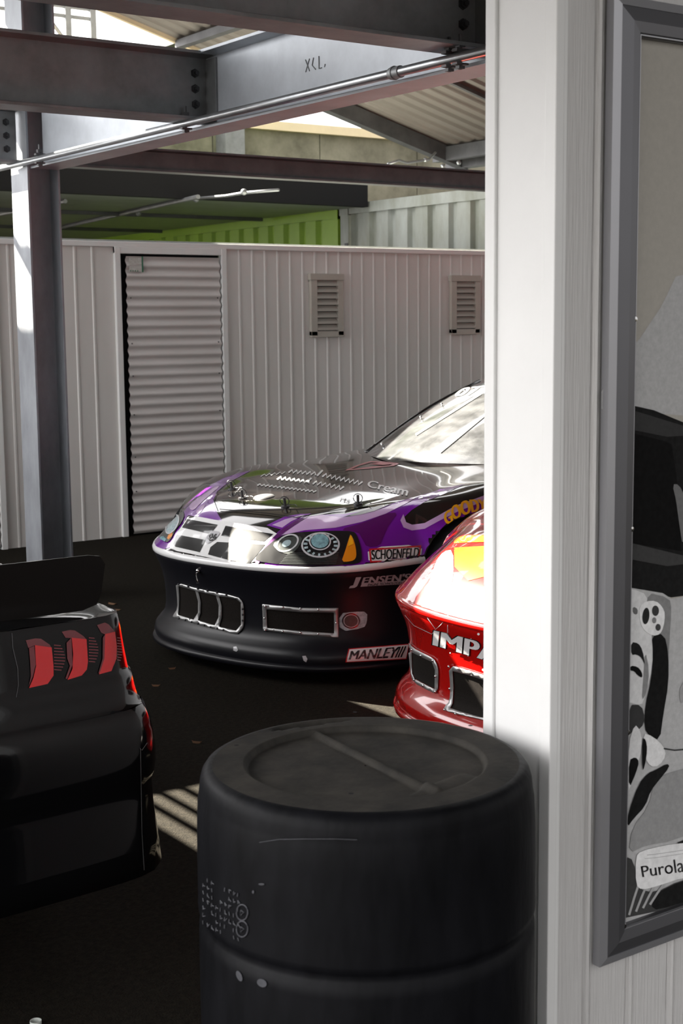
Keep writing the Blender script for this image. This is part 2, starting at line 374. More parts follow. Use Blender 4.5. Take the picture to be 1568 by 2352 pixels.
obj('end_plate', MB().box((XB - 0.017, 3.94, 2.63), (XB - 0.005, 4.12, 2.89)), GALV, b3, bevel=0.002)
bolts_y(b3, XB - 0.075, 4.025, (2.70, 2.77, 2.84))
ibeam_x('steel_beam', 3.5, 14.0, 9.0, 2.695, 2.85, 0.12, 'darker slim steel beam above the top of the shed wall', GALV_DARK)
sb = ibeam_x('steel_beam', 2.97, 3.33, 7.97, 2.58, 2.89, 0.15, 'short end of a steel beam bolted to the left of the column')
bolts_y(sb, 3.27, 7.965, (2.66, 2.735, 2.81))
# column
t = thing('steel_column', 'tall galvanised steel column standing in front of the white shed', 'column', (XB, 7.98, 0))
xa, xb_, ya, yb = 3.345, 3.545, 7.86, 8.10
pr = [(xa, ya), (xa + 0.013, ya), (xa + 0.013, 7.974), (xb_ - 0.013, 7.974), (xb_ - 0.013, ya), (xb_, ya), (xb_, yb), (xb_ - 0.013, yb), (xb_ - 0.013, 7.986), (xa + 0.013, 7.986), (xa + 0.013, yb), (xa, yb)]
obj('column_section', MB().prism(pr, lambda a, b, s: (a, b, s), 0.0, ZD), mat('column_steel', (0.34, 0.36, 0.39), 0.5, metal=0.35, col2=(0.20, 0.21, 0.23), vscale=4, stretch=(1, 1, 0.45), detail=9), t, bevel=0.002)
obj('base_plate', MB().box((3.29, 7.80, 0.0), (3.60, 8.16, 0.02)), GALV, t, bevel=0.003)
bolts_y(t, 3.385, 7.972, (2.64, 2.72, 2.80))

# conduit pipe along the beam with its coupling and clamps
t = thing('conduit_pipe', 'grey steel conduit pipe clipped along the lower edge of the long beam', 'pipe', (3.31, 5, 2.57))
obj('pipe', MB().tube([(3.31, 9.0, 2.572), (3.31, 6, 2.572), (3.31, 2.1, 2.572)], 0.0175, 14), GALV_LIGHT, t, smooth=True)
cp = MB().tube([(3.31, 4.36, 2.572), (3.31, 4.30, 2.572)], 0.0225, 14); cp.tube([(3.31, 4.345, 2.572), (3.31, 4.335, 2.572)], 0.026, 14)
obj('coupling', cp, GALV, t, smooth=True, autosmooth=0.6)
def clamp(y):
    c = MB(); c.box((3.284, y - 0.014, 2.545), (3.337, y + 0.014, 2.552)); c.box((3.284, y - 0.014, 2.59), (3.36, y + 0.014, 2.60))
    c.tube([(3.31, y, 2.53), (3.31, y, 2.65)], 0.006, 8); c.box((3.297, y - 0.012, 2.605), (3.323, y + 0.012, 2.622)); c.box((3.297, y - 0.010, 2.532), (3.323, y + 0.010, 2.542))
    return c
for yy in (5.93, 4.02, 3.96, 7.6):
    obj('clamp', clamp(yy), GALV_DARK, t)

# ---- sloping roof canopy beyond
def canopy_z(x): return 4.16 - (x - 6.35) * 0.268
YV = 11.5
m = MB(); P = []
ys = np.arange(9.2, YV + 0.001, 0.012)
for y in ys:
    dz = 0.030 * math.cos(2 * math.pi * y / 0.19)
    dz = max(-0.013, min(0.013, dz))
    P.append([(x, y, canopy_z(x) + dz) for x in (4.6, 9.45)])
m.grid(P)
o = struct('ceiling_canopy', m, ROOF_SHEET, smooth=False)
t = thing('canopy_frame', 'dark steel rafters and purlins under the sloping roof canopy', 'roof frame', (9.2, 8, 3.3))
def rafter(y, w=0.06, h=0.16):
    pr = [(y - w / 2, -h), (y + w / 2, -h), (y + w / 2, 0), (y - w / 2, 0)]
    return MB().prism(pr, lambda a, b, s: (s, a, canopy_z(s) - 0.015 + b), 4.6, 9.5)
obj('verge_flashing', MB().prism([(YV - 0.01, -0.05), (YV + 0.03, -0.05), (YV + 0.03, 0.02), (YV - 0.01, 0.02)], lambda a, b, s: (s, a, canopy_z(s) + b), 4.6, 7.6), CREAM, t)
obj('rafter', MB().prism([(YV - 0.26, -0.15), (YV - 0.16, -0.15), (YV - 0.16, 0), (YV - 0.26, 0)], lambda a, b, s: (s, a, canopy_z(s) - 0.015 + b), 6.9, 9.5), GALV_DARK, t)
obj('rafter', MB().prism([(9.72, -0.03), (9.76, -0.03), (9.76, 0), (9.72, 0)], lambda a, b, s: (s, a, canopy_z(s) - 0.012 + b), 6.0, 9.5), GALV_DARK, t)
for x, h, y1 in ((6.37, 0.06, YV), (9.25, 0.13, YV - 0.05)):
    obj('purlin', MB().box((x - 0.04, 9.2, canopy_z(x) - 0.025 - h), (x + 0.04, y1, canopy_z(x) - 0.02)), GALV_DARK, t)
obj('gutter', MB().box((9.42, 9.2, canopy_z(9.45) - 0.16), (9.55, YV, canopy_z(9.45) - 0.02)), GALV_DARK, t)

# ---- shipping containers behind the shed
def container(name, label, x, ya, yb, z1, m_, pitch, group='shipping containers behind the shed'):
    t = thing(name, label, 'container', (x, yb, 0), group=group)
    prof = []; y = ya + 0.14
    while y + pitch < yb - 0.14:
        prof += [(y, 0.0), (y + pitch * 0.60, 0.0), (y + pitch * 0.68, 0.045), (y + pitch * 0.92, 0.045), (y + pitch, 0.0)]; y += pitch
    obj('side_wall', MB().strip([(p, x + 0.02 + d) for p, d in prof], lambda a, b, s: (b, a, s), 0.15, z1 - 0.1), m_, t)
    obj('top_rail', MB().box((x, ya, z1 - 0.11), (x + 0.06, yb, z1)), m_, t)
    obj('bottom_rail', MB().box((x, ya, 0.0), (x + 0.06, yb, 0.16)), m_, t)
    for yy in (ya, yb - 0.15):
        obj('corner_post', MB().box((x - 0.004, yy, 0), (x + 0.15, yy + 0.15, z1)), m_, t)
        cs = MB(); cs.box((x - 0.012, yy, z1 - 0.12), (x + 0.15, yy + 0.16, z1 + 0.01))
        obj('corner_casting', cs, m_, t)
    for yy in (ya, yb):
        obj('end_wall', MB().box((x + 0.05, yy - 0.01, 0.1), (x + 2.4, yy + 0.01, z1 - 0.02)), m_, t)
    obj('roof_panel', MB().box((x + 0.03, ya, z1 - 0.03), (x + 2.4, yb, z1 - 0.01)), m_, t)
    return t
container('shipping_container', 'lime green corrugated shipping container behind the white shed', 9.2, 13.10, 19.6, 2.89, GREEN, 0.335)
pc = container('shipping_container', 'pale grey corrugated shipping container beside the lime green one', 9.2, 7.0 + 3.4, 13.05, 2.92, PALE, 0.335)
obj('rust_mark', MB().box((9.185, 12.90, 2.42), (9.19, 12.96, 2.50)), GALV_DARK, pc)

# low dark-edged ceiling between shed and containers
t = thing('low_awning', 'low grey awning roof in deep shade in front of the lime green container', 'awning', (5, 13, 2.86))
obj('panel', MB().box((0.5, 12.6, 2.87), (9.17, 19.6, 2.89)), GREY_PANEL, t)
obj('fascia', MB().box((0.5, 12.5, 2.86), (9.17, 12.6, 3.2)), DARK, t)
obj('roof_panel', MB().prism([(12.6, 3.16), (19.6, 3.75), (19.6, 3.78), (12.6, 3.19)], lambda a, b, s: (s, a, b), 0.5, 9.17), DARK, t)  # hidden upper slope added to block sun behind the fascia
for q0, q1, rr_ in (((120, 527), (455, 452), .022), ((0, 492), (150, 462), .022)):
    obj('support_bar', MB().tube([at_z(*q0, 2.848), at_z(*q1, 2.848)], rr_, 8), GALV, t)
for y in (14.5, 17.0):
    obj('cross_bar', MB().box((0.5, y, 2.83), (9.1, y + 0.05, 2.869)), GALV_DARK, t)
cb = obj('cable', MB().tube([at_z(x, y, z) for x, y, z in ((452, 456, 2.85), (520, 450, 2.85), (560, 443, 2.855), (640, 436, 2.855))], .014, 8), GALV, t, smooth=True)
for q in ((560, 441), (450, 458), (318, 490)):
    obj('fitting', MB().ball(at_z(*q, 2.845), 0.03, 6), GALV, t, smooth=True)
t = bpy.data.objects['canopy_frame']
obj('cable', MB().tube([tuple(at_y(x, y, 10.6)) for x, y in ((890, 377), (915, 368), (935, 374), (985, 366), (1000, 350))], 0.012, 8), GALV_LIGHT, t, smooth=True)
for p in (at_y(977, 367, 10.6), at_y(1017, 381, 10.6), at_y(1053, 374, 10.6)):
    obj('fitting', MB().ball(p, 0.022, 6), GALV_LIGHT, t, smooth=True)

# ---- concrete parapet and far frame
t = thing('concrete_parapet', 'stained concrete parapet with cream capping far behind the beams', 'parapet', (13, 20, 0))
m = MB()
for k in range(7):
    x = 5.5 + 2.05 * k; m.box((x, 20, 0), (x + 2.03, 20.2, 4.72))
obj('panel', m, CONCRETE, t)
obj('capping', MB().box((5.5, 19.9, 4.72), (20, 20.3, 4.86)), CREAM, t)
obj('end_post', MB().box((11.7, 19.7, 3.9), (12.05, 20.0, 4.74)), GALV, t)
t = thing('scaffold_frame', 'distant pale steel frame glaring against the white sky', 'frame', (9, 21.5, 0))
kk = 21.5 / 16; up = lambda z: 1.665 + (z - 1.665) * kk
for x in (7.36, 7.68, 6.9):
    obj('post', MB().box((x * kk, 21.5, 0), (x * kk + 0.10, 21.6, up(6.3))), GALV, t)
for z in (5.22, 5.33, 5.62):
    obj('rail', MB().box((5.5 * kk, 21.52, up(z)), (7.7 * kk, 21.57, up(z) + 0.05)), GALV, t)
obj('brace', MB().tube([(7.0 * kk, 21.53, up(5.38)), (7.36 * kk, 21.53, up(4.95))], 0.03, 6), GALV, t)

# ================================================================== PRINTS LAID ON SURFACES
def resample(poly, step):
    out = []
    n = len(poly)
    for i in range(n):
        a = Vector(poly[i]); b = Vector(poly[(i + 1) % n]); k = max(1, int((b - a).length / step))
        for j in range(k): out.append(tuple(a + (b - a) * (j / k)))
    return out
def smooth_poly(poly, it=2):
    for _ in range(it):
        o = []
        for i in range(len(poly)):
            a = poly[i]; b = poly[(i + 1) % len(poly)]
            o += [(a[0] * .75 + b[0] * .25, a[1] * .75 + b[1] * .25), (a[0] * .25 + b[0] * .75, a[1] * .25 + b[1] * .75)]
        poly = o
    return poly
def inside(p, polys):
    c = False
    for poly in polys:
        n = len(poly); j = n - 1
        for i in range(n):
            if (poly[i][1] > p[1]) != (poly[j][1] > p[1]) and p[0] < (poly[j][0] - poly[i][0]) * (p[1] - poly[i][1]) / (poly[j][1] - poly[i][1]) + poly[i][0]: c = not c
            j = i
    return c
def fill2d(polys, step):
    polys = [resample(p, step) for p in polys]
    vs = []; es = []
    for p in polys:
        n0 = len(vs); vs += p; es += [(n0 + i, n0 + (i + 1) % len(p)) for i in range(len(p))]
    xs = [v[0] for v in vs]; ys = [v[1] for v in vs]
    gx = np.arange(min(xs) + step / 2, max(xs), step); gy = np.arange(min(ys) + step / 2, max(ys), step)
    if len(gx) * len(gy) < 9000:
        B = np.array(vs)
        for x in gx:
            for y in gy:
                if inside((x, y), polys) and np.min((B[:, 0] - x) ** 2 + (B[:, 1] - y) ** 2) > (step * 0.45) ** 2: vs.append((float(x), float(y)))
    r = delaunay_2d_cdt([Vector(v) for v in vs], es, [], 0, 1e-4)
    V = [tuple(v) for v in r[0]]
    F = [f for f in r[2] if inside((sum(V[i][0] for i in f) / 3, sum(V[i][1] for i in f) / 3), polys)]
    return V, F
def bvh_of(*objs):
    V = []; Fc = []
    for o in objs:
        n = len(V); M = ORIGIN[o.name]
        V += [M @ v.co for v in o.data.vertices]; Fc += [[i + n for i in p.vertices] for p in o.data.polygons]
    return BVHTree.FromPolygons(V, Fc)
def plane_hit(pt, nrm):
    pt = Vector(pt); nrm = Vector(nrm)
    def h(d): return EYE + d * ((pt - EYE).dot(nrm) / d.dot(nrm)), nrm
    return h
def bvh_hit(tree):
    def h(d):
        loc, nn, _, _ = tree.ray_cast(EYE, d.normalized())
        if loc is None: return None
        if nn.dot(d) > 0: nn = -nn
        return loc, nn
    return h
def lay(V, F, hit, off):
    pts = {}; keep = []
    for i, v in enumerate(V):
        r = hit(ray(*v))
        if r: pts[i] = r[0] + r[1] * off
    idx = {i: k for k, i in enumerate(pts)}
    m = MB(); fs = []
    for f in F:
        if all(i in pts for i in f):
            q = [pts[i] for i in f]
            if max((q[a] - q[b]).length for a, b in ((0, 1), (1, 2), (2, 0))) < 0.35: fs.append(tuple(idx[i] for i in f))
    m.add(list(pts.values()), fs); return m
def decal(name, polys, hit, material, parent, layer=1, step=9, smooth_it=0, thick=0.0, label=None):
    if isinstance(polys[0][0], (int, float)): polys = [polys]
    if smooth_it: polys = [smooth_poly(p, smooth_it) for p in polys]
    V, F = fill2d(polys, step)
    m = lay(V, F, hit, 0.0015 * layer)
    if not m.f: return None
    o = obj(name, m, material, parent, smooth=True, recalc=False)
    if thick: edge_thick(o, thick)
    face_eye(o)
    if label: o['label'] = label
    return o
def face_eye(o):
    M = ORIGIN[o.name]; me = o.data; bm = bmesh.new(); bm.from_mesh(me)
    e = M.inverted() @ EYE
    s = sum(((e - f.calc_center_median()).dot(f.normal)) * f.calc_area() for f in bm.faces)
    if s < 0: bmesh.ops.reverse_faces(bm, faces=bm.faces)
    bm.to_mesh(me); bm.free()
def edge_thick(o, t):
    md = o.modifiers.new('thickness', 'SOLIDIFY'); md.thickness = t; md.offset = 1.0
def text2d(s, bold=0.0, spacing=1.0):
    """letter outlines as triangles in a unit frame (x 0..1 over the ink width, y 0..1 over the cap height)"""
    cu = bpy.data.curves.new('t', 'FONT'); cu.body = s; cu.size = 1.0; cu.offset = bold; cu.space_character = spacing; cu.resolution_u = 4
    ob = bpy.data.objects.new('t', cu); COL.objects.link(ob)
    dg = bpy.context.evaluated_depsgraph_get(); me = bpy.data.meshes.new_from_object(ob.evaluated_get(dg))
    bm = bmesh.new(); bm.from_mesh(me); bmesh.ops.triangulate(bm, faces=bm.faces)
    V = np.array([v.co[:2] for v in bm.verts]); F = [[v.index for v in f.verts] for f in bm.faces]
    bm.free(); bpy.data.objects.remove(ob); bpy.data.curves.remove(cu); bpy.data.meshes.remove(me)
    mn = V.min(0); mx = V.max(0); V = (V - mn) / (mx - mn)
    return V, F
def text_decal(name, s, warp, hit, material, parent, layer=2, bold=0.0, spacing=1.0, sub=0, label=None, thick=0.0):
    V, F = text2d(s, 0.0, spacing)
    copies = [0.0] if bold <= 0 else [-bold, -bold * .5, 0.0, bold * .5, bold]
    V0, F0 = V, F; V = []; F = []
    for dx in copies:
        n0 = len(V); V += [(a + dx, b) for a, b in V0]; F += [[i + n0 for i in f] for f in F0]
    bm = bmesh.new(); vv = [bm.verts.new((a, b, 0)) for a, b in V]
    for f in F:
        try: bm.faces.new([vv[i] for i in f])
        except ValueError: pass
    for _ in range(4):
        es = [e for e in bm.edges if (Vector(warp(*e.verts[0].co[:2])) - Vector(warp(*e.verts[1].co[:2]))).length > 11]
        if not es: break
        bmesh.ops.subdivide_edges(bm, edges=es, cuts=1); bmesh.ops.triangulate(bm, faces=bm.faces)
    bm.verts.index_update()
    V = [warp(v.co.x, v.co.y) for v in bm.verts]; F = [[v.index for v in f.verts] for f in bm.faces]; bm.free()
    m = lay(V, F, hit, 0.0015 * layer)
    if not m.f: return None
    o = obj(name, m, material, parent, smooth=True, recalc=False); face_eye(o)
    if thick: edge_thick(o, thick)
    if label: o['label'] = label
    return o
def quad(tl, tr, br, bl):
    def w(x, y):
        a = (tl[0] + (tr[0] - tl[0]) * x, tl[1] + (tr[1] - tl[1]) * x); b = (bl[0] + (br[0] - bl[0]) * x, bl[1] + (br[1] - bl[1]) * x)
        return (b[0] + (a[0] - b[0]) * y, b[1] + (a[1] - b[1]) * y)
    return w
def circle(cx, cy, rx, ry=None, n=28, rot=0.0):
    ry = ry or rx
    return [(cx + rx * math.cos(t) * math.cos(rot) - ry * math.sin(t) * math.sin(rot), cy + rx * math.cos(t) * math.sin(rot) + ry * math.sin(t) * math.cos(rot)) for t in [2 * math.pi * i / n for i in range(n)]]
def zoomed(ox, oy, s, pts): return [(ox + x * s, oy + y * s) for x, y in pts]
def stroke(pts, w):
    """a ribbon polygon along a px polyline"""
    L = []; Rr = []
    for i, p in enumerate(pts):
        a = pts[max(i - 1, 0)]; b = pts[min(i + 1, len(pts) - 1)]
        d = Vector((b[0] - a[0], b[1] - a[1])).normalized(); n = (-d.y * w / 2, d.x * w / 2)
        L.append((p[0] + n[0], p[1] + n[1])); Rr.append((p[0] - n[0], p[1] - n[1]))
    return L + Rr[::-1]

# ================================================================== CARS
def catmull(pts, n):
    P = np.array(pts, float); P = np.vstack([2 * P[0] - P[1], P, 2 * P[-1] - P[-2]]); out = []
    for i in range(1, len(P) - 2):
        for k in range(n):
            t = k / n; a, b, c, d = P[i - 1], P[i], P[i + 1], P[i + 2]
            out.append(0.5 * ((2 * b) + (-a + c) * t + (2 * a - 5 * b + 4 * c - d) * t * t + (-a + 3 * b - 3 * c + d) * t ** 3))
    out.append(P[-2]); return np.array(out)
def sstep(x, a, b): x = np.clip((x - a) / (b - a), 0, 1); return x * x * (3 - 2 * x)

class Car:
    def __init__(self, nose, phi, half):
        """nose (x,y) on the ground; phi: heading of the rearward axis from +X; half outline as (w,u) from the nose centre to the tail centre"""
        self.n = np.array([nose[0], nose[1]]); self.rear = np.array([math.cos(phi), math.sin(phi)]); self.left = np.array([math.sin(phi), -math.cos(phi)])
        half = [(-half[1][0], half[1][1])] + list(half)          # keep the curve square to the axis at the nose
        c = catmull(half, 14)[14:]
        c[0] = (0, half[1][1]); self.O = c                                   # columns w,u
        d = np.r_[0, np.cumsum(np.hypot(*np.diff(c, axis=0).T))]; self.S = d; self.L = d[-1]
        g = np.gradient(c, axis=0); nn = np.stack([g[:, 1], -g[:, 0]], 1); nn /= np.linalg.norm(nn, axis=1)[:, None]
        self.N = nn                                                          # outward normal (w,u)
    def W(self, u, w, z):
        p = self.n + self.rear * u + self.left * w; return (float(p[0]), float(p[1]), float(z))
    def at(self, s):
        w = np.interp(s, self.S, self.O[:, 0]); u = np.interp(s, self.S, self.O[:, 1])
        n0 = np.interp(s, self.S, self.N[:, 0]); n1 = np.interp(s, self.S, self.N[:, 1]); l = np.hypot(n0, n1)
        return w, u, n0 / l, n1 / l
    def s_of_u(self, u):
        i = np.argmax(self.O[:, 1] >= u); return np.interp(u, [self.O[i - 1, 1], self.O[i, 1]], [self.S[i - 1], self.S[i]])
    def skirt(self, rows, s0, s1, n, m=None, zoff=None, sides=(1, -1)):
        """rows (z, outset); s0/s1 functions of z; both sides of the car"""
        m = m or MB()
        for sg in sides:
            P = []
            for z, o in rows:
                a, b = s0(z), s1(z); row = []
                for k in range(n + 1):
                    s = a + (b - a) * k / n; w, u, nw, nu = self.at(s)
                    zz = z + (zoff(s, z) if zoff else 0)
                    row.append(self.W(u + nu * o, sg * (w + nw * o), zz))
                P.append(row)
            m.grid(P, flip=sg < 0)
        return m
    def lid(self, zl, zt, ell, n_s=34, K=260, ring0=0.0):
        """the upper skin from the outline inwards to the axis; zl(s), zt(u,w), ell(u) = width of the roll-over at the edge"""
        m = MB(); ss = np.linspace(0, self.L, K); q = np.linspace(0, 1, n_s) ** 1.7
        O = self.O
        umax = O[:, 1].max()
        for sg in (1, -1):
            P = []
            for s in ss:
                w, u, _, _ = self.at(s)
                us = u
                if u < 1.0: us = 0.85 + 0.15 * u
                if u > umax - 0.5: us = umax - 0.5 + 0.2 * (u - umax + 0.5)
                row = []
                ww = w * (1 - q); uu = u + (us - u) * q
                D = np.sqrt(((ww[:, None] - O[None, :, 0]) ** 2 + (uu[:, None] - O[None, :, 1]) ** 2).min(1))
                Lr = ell(uu, ww); x = np.clip(D / Lr, 0, 1); Sx = 1 - (1 - x) ** 3.0
                z = zl(s) + (zt(uu, ww) - zl(s)) * Sx
                P.append([self.W(a, sg * b, c) for a, b, c in zip(uu, ww, z)])
            m.grid(P, flip=sg < 0)
        return m

HALF = [(0, 0), (.2, .012), (.4, .06), (.56, .15), (.69, .29), (.78, .45), (.86, .65), (.915, .85), (.935, 1.1), (.94, 1.6), (.94, 3.0), (.94, 4.2), (.92, 4.7), (.86, 4.98), (.7, 5.06), (.35, 5.09), (0, 5.1)]
UC, ZC, RA, RB = 0.93, 0.345, 0.385, 0.40          # wheel arch
UC2 = 3.74
def build_stock_car(kind, nose, phi, body_paint, bumper_paint, label, lip_paint=None):
    c = Car(nose, phi, HALF)
    t = thing('race_car', label, 'car', (nose[0], nose[1], 0), phi)
    half_arch = lambda z: RA * max(0.001, 1 - min(1, abs(z - ZC) / RB) ** 3) ** (1 / 3)
    sU = c.s_of_u
    s_end = lambda z: sU(UC - half_arch(z))
    lip_s = lambda s: 0.525 + 0.020 * sstep(np.interp(s, c.S, c.O[:, 1]), 0.12, 0.62)
    def zl(s):
        u = float(np.interp(s, c.S, c.O[:, 1])); z = float(lip_s(s)) + 0.02
        for uc in (UC, UC2):
            if abs(u - uc) < RA: z = max(z, ZC + RB * (1 - (abs(u - uc) / RA) ** 3) ** (1 / 3))
        return z
    zc = lambda u: np.interp(u, [0, .1, .2, .3, .5, .8, 1.2, 1.6, 1.8, 2.3, 4.0, 4.6, 5.1], [.69, .72, .742, .760, .789, .817, .848, .877, .892, .915, .95, .985, .985])
    def zt(u, w):
        bump = 0.024 * np.exp(-((np.abs(w) - .76) / .19) ** 2) * sstep(u, .2, .75) * (1 - sstep(u, 1.1, 1.7))
        crown = -0.05 * (np.abs(w) / .94) ** 3 * sstep(u, 1.0, 1.6) - 0.012 * (np.abs(w) / .6) ** 2 * (1 - sstep(u, .6, 1.4))
        seam = -0.006 * np.exp(-((np.abs(w) - .34 - .22 * u) / .02) ** 2) * (1 - sstep(u, .5, .9))
        return zc(u) + bump + crown + seam
    ell = lambda u, w: 0.46 - 0.29 * sstep(u, .3, .95)
    body = obj('body_shell', c.lid(zl, zt, ell), body_paint, t, smooth=True, weld=0.0008)
    bumper_rows = [(.095, .0), (.12, .006), (.145, .0), (.165, -.016), (.185, -.035), (.21, -.049), (.25, -.056), (.31, -.055), (.37, -.05), (.42, -.04), (.46, -.026), (.49, -.012), (.508, -.004), (.522, 0), (.528, -.002)]
    zo = lambda s, z: (float(lip_s(s)) - .525) * (z / .525)
    bm_ = c.skirt(bumper_rows, lambda z: 0.0, lambda z: s_end(min(.56, z * 1.05)), 90, zoff=zo)
    bumper = obj('front_bumper', bm_, bumper_paint, t, smooth=True, weld=0.0008)
    # lip band between bumper and nose
    lp = c.skirt([(.523, .0), (.526, .005), (.540, .006), (.552, .001), (.556, -.012)], lambda z: 0.0, lambda z: s_end(.56), 90, zoff=lambda s, z: float(lip_s(s)) - .525)
    obj('bumper_lip', lp, lip_paint or bumper_paint, t, smooth=True, weld=0.0008)
    sp = c.skirt([(.062, -.03), (.062, .004), (.068, .014), (.082, .016), (.092, .012), (.097, -.004), (.097, -.12)], lambda z: 0.0, lambda z: sU(.64), 70)
    obj('splitter', sp, bumper_paint, t, smooth=True, weld=0.0008, autosmooth=0.9)
    for sd in (1, -1):
      side = c.skirt([(.13, -.01), (.3, 0), (.45, .0), (.58, 0), (.60, 0)], lambda z: sU(UC + half_arch(min(z, .57))), lambda z: sU(UC2 - half_arch(min(z, .57))), 30, sides=(sd,))
      obj('side_panel', side, body_paint, t, smooth=True)
    tail = c.skirt([(.2, -.02), (.35, 0), (.45, .0), (.58, 0), (.60, 0)], lambda z: sU(UC2 + half_arch(min(z, .57))), lambda z: c.L, 40)
    obj('rear_bumper', tail, bumper_paint, t, smooth=True, weld=0.0008)
    fl = MB(); fl.add([c.W(.2, -.55, .12), c.W(.2, .55, .12), c.W(4.9, .8, .12), c.W(4.9, -.8, .12)], [(0, 1, 2, 3)])
    for uc in (UC, UC2):
        for sg in (-1, 1):
            P = []
            for k in range(21):
                th = math.pi * k / 20
                P.append([c.W(uc + (RA + .02) * math.cos(th), sg * ww, max(.12, ZC + (RA + .02) * math.sin(th))) for ww in (.40, .91)])
            fl.grid(P)
            fl.add([c.W(uc + (RA + .02) * math.cos(math.pi * k / 20), sg * .40, ZC + (RA + .02) * math.sin(math.pi * k / 20)) for k in range(21)] + [c.W(uc, sg * .4, .1)], [tuple(range(22))])
    obj('underbody', fl, DARK, t)
    for uc in (UC, UC2):
        for sg in (-1, 1):
            ax = Vector((c.left[0] * sg, c.left[1] * sg, 0)); ctr = c.W(uc, sg * .60, ZC)
            ty = obj('wheel', MB().lathe([(.21, .0), (.30, -.01), (.325, .02), (.335, .08), (.335, .2), (.325, .26), (.30, .285), (.215, .275), (.21, .25)], ctr, ax, 40), RUBBER, t, smooth=True, autosmooth=0.7)
            r_ = MB().lathe([(.212, .255), (.20, .262), (.185, .22), (.12, .20), (.06, .235), (.001, .24)], ctr, ax, 40)
            obj('rim', r_, RIM, ty, smooth=True, autosmooth=0.7)
    # greenhouse
    def B(v): return (1.56 + .34 * v * v, .60 * v, .888 - .012 * v * v)
    def T(v): return (2.74 + .13 * v * v, .44 * v, 1.285 - .014 * v * v)
    P = []
    for i in range(15):
        f = i / 14; row = []
        for k in range(21):
            v = -1 + 2 * k / 20; b = B(v); a = T(v)
            row.append(c.W(b[0] + (a[0] - b[0]) * f, b[1] + (a[1] - b[1]) * f, b[2] + (a[2] - b[2]) * f + .035 * math.sin(math.pi * f)))
        P.append(row)
    ws = obj('windshield', MB().grid(P), mat('pale_windscreen', (0.09, 0.092, 0.095), 0.12, coat=1.0, spec=0.9, var=0.5, vscale=6), t, smooth=True)  # glass with a mottled pale base colour
    P = []
    for i in range(12):
        f = i / 11; row = []
        for k in range(21):
            v = -1 + 2 * k / 20; a = T(v); e = (3.95 - .12 * v * v, .45 * v, 1.30 - .02 * v * v)
            row.append(c.W(a[0] + (e[0] - a[0]) * f, a[1] + (e[1] - a[1]) * f, a[2] + (e[2] - a[2]) * f + .035 * math.sin(math.pi * f) * (1 - v * v * .5)))
        P.append(row)
    obj('roof', MB().grid(P), body_paint, t, smooth=True)
    P = []
    for i in range(8):
        f = i / 7; row = []
        for k in range(21):
            v = -1 + 2 * k / 20; a = (3.95 - .12 * v * v, .45 * v, 1.30 - .02 * v * v); e = (4.65, .55 * v, .975)
            row.append(c.W(a[0] + (e[0] - a[0]) * f, a[1] + (e[1] - a[1]) * f, a[2] + (e[2] - a[2]) * f + .02 * math.sin(math.pi * f)))
        P.append(row)
    obj('rear_window', MB().grid(P), GLASS_DARK, t, smooth=True)
    for sg in (-1, 1):
        b = B(sg); a = T(sg)
        q = [c.W(b[0], b[1], b[2] - .01), c.W(a[0], a[1], a[2]), c.W(3.83, sg * .45, 1.28), c.W(4.65, sg * .56, .965), c.W(4.3, sg * .72, .93), c.W(2.4, sg * .72, .88)]
        obj('side_window', MB().add(q, [tuple(range(6))]), GLASS_DARK, t)
        fr = MB(); n = 10; pts = []
        for i in range(n + 1):
            f = i / n; pts.append(c.W(b[0] + (a[0] - b[0]) * f, b[1] + (a[1] - b[1]) * f, b[2] + (a[2] - b[2]) * f + .035 * math.sin(math.pi * f)))
        fr.tube(pts, .011, 8)
        obj('pillar', fr, HOOD_BLACK, t, smooth=True)
    return c, t, body, bumper, ws

# ---- the purple and black car
c, t, body, bumper, ws = build_stock_car('purple', (3.30, 5.765), math.radians(15), HOOD_BLACK, BLACK_SATIN, 'black race car with purple flames and a cross-bar grille, facing left', DECAL_WHITE)
PC, PT = c, t
hb = bvh_hit(bvh_of(body)); hf = bvh_hit(bvh_of(bumper)); hw = bvh_hit(bvh_of(ws)); hall = bvh_hit(bvh_of(body, bumper))
Z4 = lambda *p: zoomed(560, 850, .36352, p)      # helper frames for the traced outlines
Z6 = lambda *p: zoomed(600, 1200, .24235, p)
Z5 = lambda *p: zoomed(560, 1150, .36352, p)
Z3 = lambda *p: zoomed(300, 950, .28699, p)
ZG = lambda *p: zoomed(330, 1160, .22321, p)
# flame paint on the near fender
decal('purple_flame', [(556, 1309), (585, 1290), (603, 1262), (628, 1232), (655, 1207), (690, 1190), (740, 1183), (790, 1181), (850, 1172), (905, 1155), (960, 1140), (1020, 1122), (1068, 1112), (1020, 1135), (975, 1153), (945, 1172), (926, 1190), (926, 1204), (945, 1212), (975, 1210), (1010, 1192), (1050, 1172), (1125, 1142), (1130, 1186), (1085, 1188), (1045, 1200), (1005, 1228), (980, 1258), (968, 1290), (900, 1300), (830, 1306), (740, 1310), (640, 1312)], hb, PURPLE, t, 1, 8)
decal('dark_purple_flame', [(775, 1218), (840, 1200), (885, 1180), (915, 1178), (893, 1205), (880, 1232), (872, 1255), (842, 1258), (832, 1240), (822, 1222)], hb, PURPLE_DARK, t, 2, 8, 1)
decal('lavender_flame', [(640, 1232), (662, 1208), (695, 1191), (740, 1184), (788, 1190), (850, 1178), (905, 1160), (960, 1141), (935, 1156), (885, 1181), (830, 1200), (770, 1213), (700, 1219)], hb, LAVENDER, t, 2, 8)
decal('lavender_flame', [(926, 1182), (919, 1196), (926, 1212), (945, 1219), (975, 1215), (1010, 1196), (1050, 1176), (1125, 1146), (1125, 1134), (1045, 1163), (1008, 1184), (975, 1202), (946, 1206), (932, 1200)], hb, LAVENDER, t, 2, 8)
